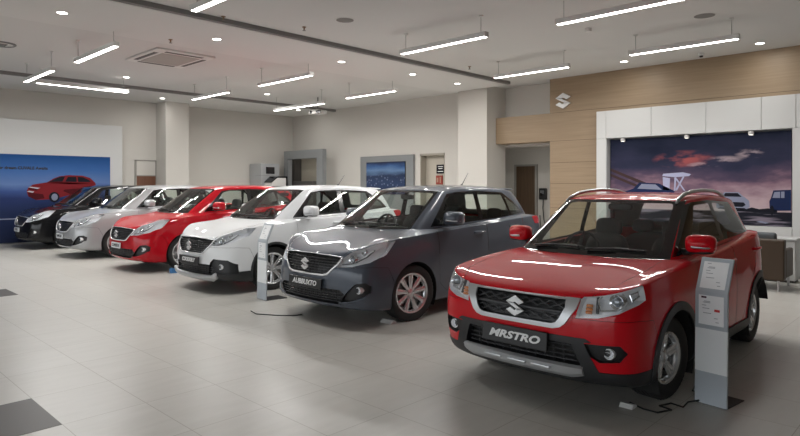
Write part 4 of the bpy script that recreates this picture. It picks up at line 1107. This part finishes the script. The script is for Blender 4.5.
# television in its grey surround
tv = empty('television_panel', (13.7, 13.85, 0), 'grey wall panel with a screen of a blue city, left of the recessed door', 'screen panel')
tm, nt, b, tc = nodes('screen_picture'); s_ = nt.nodes.new('ShaderNodeSeparateXYZ'); nt.links.new(tc.outputs['Object'], s_.inputs[0])
n1 = noise(nt, tc.outputs['Object'], (1, .5, 1.5), 2, 4); v1 = nt.nodes.new('ShaderNodeTexVoronoi'); v1.inputs['Scale'].default_value = 9; nt.links.new(tc.outputs['Object'], v1.inputs['Vector'])
z = mathn(nt, 'ADD', s_.outputs[2], mathn(nt, 'MULTIPLY', mathn(nt, 'SUBTRACT', n1, .5), .35))
c_ = ramp(nt, mathn(nt, 'DIVIDE', mathn(nt, 'SUBTRACT', z, 1.3), 1.), [(.0, (.01, .03, .10)), (.35, (.02, .05, .14)), (.6, (.01, .03, .09)), (.75, (.16, .28, .48)), (.88, (.05, .14, .34)), (1., (.012, .03, .10))])
lo = mathn(nt, 'MULTIPLY', ramp_val(nt, v1.outputs['Distance'], .32, .12), ramp_val(nt, z, 1.98, 1.85))
c_ = mixc(nt, mathn(nt, 'MULTIPLY', lo, .7), c_, (.42, .48, .6))
nt.links.new(c_, b.inputs['Emission Color']); b.inputs['Emission Strength'].default_value = .32; b.inputs['Base Color'].default_value = (.01, .01, .012, 1); b.inputs['Roughness'].default_value = .25
MB().bevbox(-.03, .045, -1.22, 1.22, 0, 2.53, .006, 1).build('surround', M['panel2'], tv)
MB().bevbox(-.055, -.03, -.90, .90, 1.28, 2.33, .006, 1).build('bezel', M['screen'], tv)
MB().box(-.058, -.055, -.885, .885, 1.295, 2.315).build('screen', tm, tv)

# grey portal in the far corner
pt = empty('portal', (13.0, 17.33, 0), 'grey framed opening with a dim beige interior in the far back corner', 'portal')
fm = MB(); fm.box(-.05, .12, .86, 1.13, 0, 2.82); fm.box(-.05, .12, -1.13, -.80, 0, 2.82); fm.box(-.05, .12, -.80, .86, 2.52, 2.82)
fm.build('surround', M['panel2'], pt)
MB().box(.62, .68, -.28, 1.45, 0, 2.6).build('back_panel', mat('beige_panel', (.36, .33, .27), .6), pt)
MB().box(.30, .61, .95, 1.2, 0, 2.55).build('dark_post', mat('dark_post', (.06, .055, .05), .6), pt)
MB().bevbox(.2, .60, -.24, .90, 0, 1.72, .02, 2).build('counter', mat('dim_counter', (.09, .085, .08), .6), pt)

# grey cabinet with a small black display, and printer
kb = empty('cabinet', (12.05, 18.55, 0), 'pale grey cabinet with a small black display, in the corner left of the portal', 'cabinet')
MB().bevbox(-.24, .52, -.35, .40, 0, 2.34, .012, 2).build('body', mat('pale_grey_steel', (.40, .41, .42), .4), kb)
MB().bevbox(-.05, .31, -.37, -.345, 1.98, 2.22, .008, 1).build('display', M['screen'], kb)
MB().box(-.242, .522, -.352, .0, 1.915, 1.92).build('shelf_seam', M['skirt'], kb)
pr = empty('printer', (12.12, 17.72, 0), 'white office printer with black top on a stand, in front of the grey cabinet', 'printer')
MB().prism([(-.36, 1.55), (-.33, 1.66), (-.12, 1.83), (.24, 1.83), (.24, 1.55)], lambda u, v, d: Vector((u, d, v)), -.22, .22).build('body', M['white_plastic'], pr)
MB().prism([(-.36, 1.66), (-.34, 1.70), (-.12, 1.88), (.30, 1.88), (.30, 1.52), (.24, 1.52), (.24, 1.835), (-.12, 1.835)], lambda u, v, d: Vector((u, d, v)), -.235, .235).build('cover', M['screen'], pr)
MB().bevbox(-.38, .30, -.24, .24, 0, 1.55, .02, 2).build('stand', M['panel2'], pr)

# signs on the recessed door
o = MB().bevbox(13.975, 13.998, 11.62, 11.95, 1.93, 2.20, .006, 1).build('door_sign', M['screen']); tag(o, 'black notice with pale text lines on the recessed beige door', 'sign')
mb = MB()
for z, w in ((2.14, .20), (2.08, .16), (1.99, .22)): mb.box(13.973, 13.976, 11.785-w/2, 11.785+w/2, z-.010, z+.012)
mb.build('lettering', M['ink_w'], o)
o = MB().bevbox(13.96, 13.998, 11.70, 11.96, 1.60, 1.87, .006, 1).build('fire_notice', mat('notice_red', (.30, .045, .03), .5)); tag(o, 'red notice box mounted below the black sign on the beige door', 'sign')
mb = MB(); mb.box(13.957, 13.96, 11.76, 11.80, 1.64, 1.83); mb.box(13.957, 13.96, 11.86, 11.92, 1.66, 1.80); mb.build('pictogram', mat('notice_tan', (.40, .27, .19), .5), o)

# charger unit on the alcove wall
ch = empty('wall_charger', (14.97, 8.84, 1.33), 'black wall charger with hanging cable on the alcove wall, right of the brown door', 'charger')
MB().bevbox(-.07, .03, -.11, .11, -.16, .16, .02, 2).build('unit', M['plastic'], ch)
MB().bevbox(-.075, -.068, -.06, .06, .0, .10, .004, 1).build('display', mat('charger_display', (.16, .17, .18), .3), ch)
MB().tube([(-.04, -.02, -.14), (-.06, -.02, -.4), (-.06, -.05, -.7), (-.05, -.1, -1.05), (-.05, 0, -1.2), (-.05, .06, -1.0), (-.05, .08, -.6)], .014).build('cable', M['cable'], ch, smooth=True)
MB().ellipsoid((-.11, .02, -.02), (.06, .035, .05)).build('connector', M['plastic'], ch, smooth=True)

# ------------------------------------------------------------------ ceiling fittings
PW = 17.
def pendant(x, y0, y1, ztop, zb, label, alongx=False, wires=True):
    L = abs(y1-y0); t = empty('pendant_light', (x, min(y0, y1), zb), label, 'pendant light', 'linear LED pendants under the showroom ceiling', rz=-math.pi/2 if alongx else 0)
    if alongx: t.location = (min(y0, y1), x, zb)
    MB().bevbox(-.045, .045, 0, L, 0, .075, .004, 1).build('housing', M['lamp_body'], t)
    MB().box(-.036, .036, .012, L-.012, -.006, .001).build('diffuser', M['led'], t)
    MB().bevbox(-.05, .05, -.012, .0, -.002, .077, .002, 1).build('end_cap', M['white_plastic'], t); MB().bevbox(-.05, .05, L, L+.012, -.002, .077, .002, 1).build('end_cap', M['white_plastic'], t)
    la = bpy.data.lights.new('pendant_lamp', 'AREA'); la.shape = 'RECTANGLE'; la.size = .07; la.size_y = L-.03; la.energy = PW*L; la.color = (1., .985, .955)
    lo_ = bpy.data.objects.new('pendant_lamp', la); COL.objects.link(lo_); lo_.parent = t; lo_.location = (0, L/2, -.012)
    h = ztop-zb
    for yy in ((.10, L-.10) if wires else ()):
        MB().tube([(0, yy, .07), (0, yy, h)], .004, 6).build('suspension_wire', M['wire'], t)
        MB().lathe([(0, h-.018), (.035, h-.018), (.04, h-.001), (0, h-.001)], c=(0, yy, 0), n=16).build('ceiling_rose', M['white_plastic'], t, sharp=40)
    return t
Z1 = ZC; ZL = ZC+.06; zb = 3.86
pend = [
 (7.55, 5.45, 7.25, Z1, 'linear pendant light hanging above the slate grey hatchback, at the top middle of the photo'),
 (7.70, 2.60, 4.32, Z1, 'linear pendant light nearest the camera, above the red crossover bonnet'),
 (10.40, 2.70, 4.42, Z1, 'linear pendant light before the oak wall, above the mural'),
 (10.62, 5.72, 7.45, Z1, 'linear pendant light in front of the S emblem and the white column'),
 (3.78, 6.1, 7.42, Z1, 'linear pendant light cut by the top edge of the photo, left of centre'),
 (3.85, 10.2, 12.1, ZL, 'linear pendant light left of the ceiling air conditioner, nearer of the two'),
 (3.80, 13.3, 15.2, ZL, 'linear pendant light left of the ceiling air conditioner, farther one at the photo edge'),
 (7.70, 13.3, 15.15, ZL, 'linear pendant light beyond the ceiling air conditioner, before the left wall column'),
 (7.70, 10.0, 11.95, ZL, 'linear pendant light right of the ceiling air conditioner, above the red hatchback'),
 (10.40, 10.2, 12.0, ZL, 'linear pendant light before the back wall, above the screen panel'),
 (10.60, 13.2, 15.6, ZL, 'linear pendant light in the far corner with the projector beneath it'),
]
for x, y0, y1, zt, lb in pend: pendant(x, y0, y1, zt, zb, lb)
pendant(15.55, 4.1, 6.15, ZL, 3.92, 'linear light running along the far ceiling step above the blue billboard', alongx=True)

def downlight(x, y, z, label, r=.085):
    o = MB().lathe([(r*.8, -.002), (r, -.006), (r*1.12, -.004), (r*1.15, .002), (r*.8, .003)], c=(0, 0, 0), n=24).build('downlight', M['white_plastic'], sharp=40)
    o.location = (x, y, z-.003); tag(o, label, 'downlight', 'round ceiling downlights')
    MB().disc((0, 0, -.003), r*.82, n=24).build('diffuser', M['down'], o)
    la = bpy.data.lights.new('downlight_lamp', 'AREA'); la.shape = 'DISK'; la.size = r*1.5; la.energy = 4.5; la.color = (1., .98, .94)
    lo_ = bpy.data.objects.new('downlight_lamp', la); COL.objects.link(lo_); lo_.parent = o; lo_.location = (0, 0, -.012)
for x, y, z, lb in [
 (2.90, 9.72, ZC-.08, 'round downlight in the ceiling bulkhead, leftmost in the photo'),
 (5.30, 9.55, ZC-.08, 'round downlight in the bulkhead, right of the ceiling air conditioner'),
 (8.05, 9.45, ZC-.08, 'round downlight in the bulkhead above the white crossover roof'),
 (10.1, 9.35, ZC-.08, 'round downlight in the bulkhead, second from the white column'),
 (11.8, 9.40, ZC-.08, 'round downlight in the bulkhead right above the white column'),
 (12.45, 5.42, ZC, 'round downlight close to the oak wall, left of the mural pendant'),
 (12.6, 2.92, ZC, 'round downlight close to the oak wall, right of the mural pendant'),
 (10.0, 15.1, ZL, 'round downlight beyond the red hatchback pendant, near the far ceiling step'),
 (12.6, 17.1, ZC, 'round downlight in the far back corner of the ceiling'),
 (6.0, 15.25, ZL, 'round downlight between the ceiling air conditioner and the far ceiling step'),
 (8.05, 17.75, ZC, 'round downlight beside the top of the left wall column')]: downlight(x, y, z, lb)

# cassette air conditioner
ac = empty('air_conditioner', (5.72, 12.25, ZL), 'square ceiling cassette air conditioner with grey intake grille', 'air conditioner')
MB().bevbox(-.62, .62, -.78, .78, -.045, 0, .015, 2).build('fascia', mat('ac_white', (.72, .71, .69), .5), ac)
MB().bevbox(-.40, .40, -.52, .52, -.056, -.04, .006, 1).build('intake_grille', mat('ac_grille', (.40, .38, .35), .6, bump=(200, .3)), ac)
for (x0, x1, y0, y1) in ((-.56, -.47, -.50, .50), (.47, .56, -.50, .50), (-.40, .40, -.70, -.60), (-.40, .40, .60, .70)):
    MB().box(x0, x1, y0, y1, -.0475, -.04).build('air_outlet', M['skirt'], ac)

def ceil_disc(name, x, y, z, r, h, m, label, cat, ring=None):
    o = MB().lathe([(0, -h), (r*.85, -h), (r, -h*.6), (r, 0), (0, 0)], n=28).build(name, m, sharp=40); o.location = (x, y, z-.0005); tag(o, label, cat)
    if ring: MB().lathe([(r, -.003), (r*1.06, -.006), (r*1.12, -.002), (r*1.12, 0), (r, 0)], n=28).build('rim', ring, o, sharp=40)
    return o
spg = mat('speaker_mesh', (.22, .21, .20), .7, bump=(300, .4))
ceil_disc('ceiling_speaker', 6.25, 7.25, ZC, .14, .006, spg, 'round grey ceiling speaker left of the middle pendant', 'speaker', M['white_plastic'])
ceil_disc('ceiling_speaker', 9.95, 3.06, ZC, .15, .006, spg, 'round grey ceiling speaker above the oak wall pendant', 'speaker', M['white_plastic'])
ceil_disc('smoke_detector', 9.4, 4.7, ZC, .055, .06, M['white_plastic'], 'white smoke detector between the two right pendants', 'smoke detector')
o = ceil_disc('ceiling_camera', 12.75, 3.98, ZC, .055, .05, M['white_plastic'], 'small dome camera on the ceiling before the oak wall', 'camera')
MB().ellipsoid((0, 0, -.055), (.035, .035, .03)).build('dome', M['screen'], o, smooth=True)
def sprinkler(x, y, z, lb):
    o = MB().lathe([(0, -.05), (.012, -.05), (.012, -.012), (.035, -.010), (.035, 0), (0, 0)], n=12).build('ceiling_sprinkler', mat('brass', (.32, .22, .14), .4, .8), sharp=40); o.location = (x, y, z); tag(o, lb, 'sprinkler', 'ceiling sprinklers')
    MB().lathe([(0, -.066), (.03, -.064), (.03, -.060), (0, -.058)], n=12).build('deflector', M['steel'], o); MB().tube([(.0, 0, -.05), (0, 0, -.06)], .005).build('stem', M['steel'], o)
sprinkler(4.80, 8.45, ZC, 'ceiling sprinkler beside the ceiling step at the upper left')
sprinkler(6.05, 8.05, ZC, 'ceiling sprinkler left of the round grey speaker')
sprinkler(10.6, 8.1, ZC, 'ceiling sprinkler left of the emblem pendant, by the end of the ceiling step')
sprinkler(4.75, 10.15, ZC-.08, 'ceiling sprinkler in the bulkhead above the air conditioner')
# ceiling speaker with swirl grille at photo edge
o = MB().lathe([(.20, -.02), (.235, -.024), (.25, -.012), (.25, 0), (.20, 0)], n=40).build('ceiling_diffuser', M['slot'], sharp=40); o.location = (2.93, 13.35, ZL); tag(o, 'round black ringed ceiling diffuser at the left photo edge', 'diffuser')
MB().bevbox(-.09, .09, -.09, .09, -.03, 0, .01, 1).build('core', M['slot'], o); MB().lathe([(.0, -.012), (.20, -.012), (.20, 0), (0, 0)], n=32).build('plate', M['white_plastic'], o)

# projector hanging from the far ceiling
pj = empty('projector', (11.45, 14.55, 3.80), 'white ceiling projector hanging below the far corner pendant', 'projector')
MB().bevbox(-.20, .20, -.20, .20, -.06, .06, .02, 2).build('body', M['white_plastic'], pj)
MB().lathe([(0, -.02), (.045, -.02), (.05, .02), (.05, .06)], c=(-.20, .08, 0), axis='x', n=16).build('lens', M['screen'], pj, sharp=40)
MB().tube([(0, 0, .05), (0, 0, .46)], .02, 8).build('bracket', M['wire'], pj)
MB().bevbox(-.24, -.19, -.40, -.20, -.06, .02, .01, 1).build('side_unit', M['screen'], pj)

# ------------------------------------------------------------------ showroom furniture
def info_stand(loc, sc, label, rz=0., red=True):
    t = empty('info_stand', loc, label, 'info stand', 'specification stands beside the cars', rz)
    w = .112*sc
    def P(z0, z1, x0, x1, name, m, th=.018, wy=w, par=None, off=0.):
        mb = MB(); vs = [(x0-off, -wy, z0), (x0-off, wy, z0), (x1-off, wy, z1), (x1-off, -wy, z1)]
        vs += [(a+th, b, c) for a, b, c in vs]; mb.add(vs, [[0,1,2,3],[7,6,5,4],[0,4,5,1],[1,5,6,2],[2,6,7,3],[3,7,4,0]])
        return mb.build(name, m, par or t)
    P(.005, .235, 0, .004, 'plinth_panel', M['stand_g']); P(.235, .545, .004, .010, 'post_panel', M['stand_w']); a = P(.545, .81, .010, .014, 'lower_board', M['stand_g'])
    b = P(.81, 1.045, .014, .115, 'upper_board', M['stand_g'])
    for par, z0, z1, x0, x1 in ((a, .575, .785, .0105, .0135), (b, .835, 1.02, .0245, .104)):
        pp = P(z0, z1, x0, x1, 'sheet', M['paper'], .003, w*.78, par, .003)
        mb = MB(); rows = [(.93, .30, -.55), (.80, .5, -.3), (.76, .6, -.35), (.66, .35, -.55), (.56, .55, -.4), (.40, .65, -.3), (.25, .30, .4), (.12, .25, .5)]
        for f, ln, o_ in rows:
            z = z0+(z1-z0)*f; x = x0+(x1-x0)*f-.0045; y = -o_*w*.78-ln*w*.39
            y = max(-w*.70, min(w*.70-ln*w*.78, y)); mb.box(x, x+.002, y, y+ln*w*.78, z-.0022, z+.0022)
        mb.build('small_print', M['print'], par)
    if red:
        MB().box(.006, .009, -w*.55, -w*.22, .675, .692).build('red_mark', M['sticker'], a)
        MB().box(.0065, .0095, w*.28, w*.6, .765, .778).build('dark_mark', mat('dark_plum_print', (.06, .01, .03), .5), a)
    MB().bevbox(.0, .29*sc, -w, w, 0, .008, .003, 1).build('base_plate', M['plastic'], t)
    return t
info_stand((4.63, 1.385, 0), 1., 'grey and white specification stand in front of the red crossover front wheel', rz=-.14)
info_stand((4.62, 7.12, 0), 1.15, 'pale specification stand in front of the white crossover front wheel', rz=-.10, red=False)

# brown armchair seen from behind
ar = empty('armchair', (10.25, 2.44, 0), 'brown leather armchair with grey cushion, in front of the white counter', 'armchair')
MB().bevbox(0, .14, -.38, .44, .16, .77, .025, 3).build('backrest', M['leather'], ar, smooth=False)
MB().bevbox(.14, .80, -.26, .33, .22, .42, .04, 3).build('seat', M['leather'], ar)
for y in (-.38, .365): MB().bevbox(.13, .60, y, y+.075, .19, .62, .025, 3).build('arm', M['leather'], ar)
MB().bevbox(.13, .27, -.24, .30, .42, .86, .04, 3).build('back_cushion', M['cushion'], ar)
for x in (.08, .72):
    for y in (-.29, .36): MB().tube([(x, y, 0), (x, y, .20)], .018, 10).build('leg', M['satin'], ar)
# white counter
ct = empty('counter', (11.55, 3.6, 0), 'low white counter standing behind the brown armchair', 'counter')
MB().bevbox(-.25, .13, -1.48, 1.5,   .04, .69, .006, 1).build('carcass', M['panel'], ct); MB().bevbox(-.29, .16, -1.51, 1.53, .69, .72, .005, 1).build('worktop', M['panel'], ct); MB().box(-.22, .10, -1.45, 1.47, 0, .04).build('plinth', M['skirt'], ct)

# floor leads and wheel chock
def lead(pts, label):
    o = MB().tube(pts, .006, 6).build('power_lead', M['cable'], smooth=True); tag(o, label, 'cable', 'leads lying on the floor')
lead([(4.28, 1.82, .007), (4.22, 1.70, .007), (4.22, 1.60, .007), (4.34, 1.55, .007), (4.36, 1.64, .007), (4.47, 1.60, .007), (4.45, 1.51, .007), (4.58, 1.52, .007), (4.66, 1.45, .02)], 'black lead on the floor by the red crossover front tyre, reaching the info stand')
lead([(4.95, 1.56, .007), (4.90, 1.50, .007), (4.82, 1.52, .007), (4.86, 1.58, .007), (4.98, 1.60, .007)], 'short black lead looped behind the front info stand')
lead([(4.10, 6.55, .007), (4.05, 6.35, .007), (4.18, 6.10, .007), (4.30, 5.95, .007), (4.42, 5.92, .007)], 'black lead on the floor in front of the slate grey hatchback bumper')
o = MB().prism([(-.09, 0), (.09, 0), (.09, .02), (.02, .11), (-.02, .10)], lambda u, v, d: Vector((u, d, v)), -.12, .12).build('wheel_chock', mat('chock_pale', (.50, .50, .48), .5)); o.location = (4.86, 4.88, .001); tag(o, 'pale wheel chock under the slate grey hatchback front tyre', 'wheel chock'); o.scale = (.6, .7, .35)
o = MB().prism([(-.12, 0), (.12, 0), (.12, .02), (-.06, .16), (-.12, .16)], lambda u, v, d: Vector((u, d, v)), -.08, .08).build('wheel_chock', mat('chock_blue', (.05, .19, .42), .5)); o.location = (4.97, 10.42, .001); o.scale = (.8, .5, .55); tag(o, 'blue wheel chock under the red hatchback front tyre', 'wheel chock')
o = MB().prism([(-.10, 0), (.10, 0), (.10, .02), (.0, .09), (-.05, .09)], lambda u, v, d: Vector((u, d, v)), -.08, .08).build('wheel_chock', mat('chock_white', (.60, .60, .58), .5)); o.location = (4.21, 1.80, .001); o.scale = (.5, .6, .3); tag(o, 'pale wheel chock under the red crossover front tyre', 'wheel chock')

# ------------------------------------------------------------------ light and camera
w = bpy.data.worlds.new('World'); SC.world = w; w.use_nodes = True
bg = w.node_tree.nodes['Background']; bg.inputs[0].default_value = (.93, .96, 1., 1); bg.inputs[1].default_value = 1.9
_g = w.node_tree.nodes.new('ShaderNodeTexCoord'); _s = w.node_tree.nodes.new('ShaderNodeSeparateXYZ'); w.node_tree.links.new(_g.outputs['Generated'], _s.inputs[0])
w.node_tree.links.new(ramp(w.node_tree, mathn(w.node_tree, 'MULTIPLY_ADD', _s.outputs[2], .5, .5), [(.0, (.22, .22, .21)), (.48, (.30, .30, .29)), (.54, (.80, .84, .88)), (1., (.95, .98, 1.))]), bg.inputs[0])

cam = bpy.data.cameras.new('Camera'); co = bpy.data.objects.new('Camera', cam); COL.objects.link(co)
cam.sensor_width = 36; cam.lens = 27.0; cam.shift_y = -33/800; cam.clip_start = .05
co.location = (0, 0, 1.58); co.rotation_euler = (R(90), 0, R(44-90))
SC.camera = co
SC.view_settings.view_transform = 'Standard'; SC.view_settings.look = 'None'; SC.view_settings.gamma = 1; SC.view_settings.use_curve_mapping = False
SC.view_settings.exposure = .95
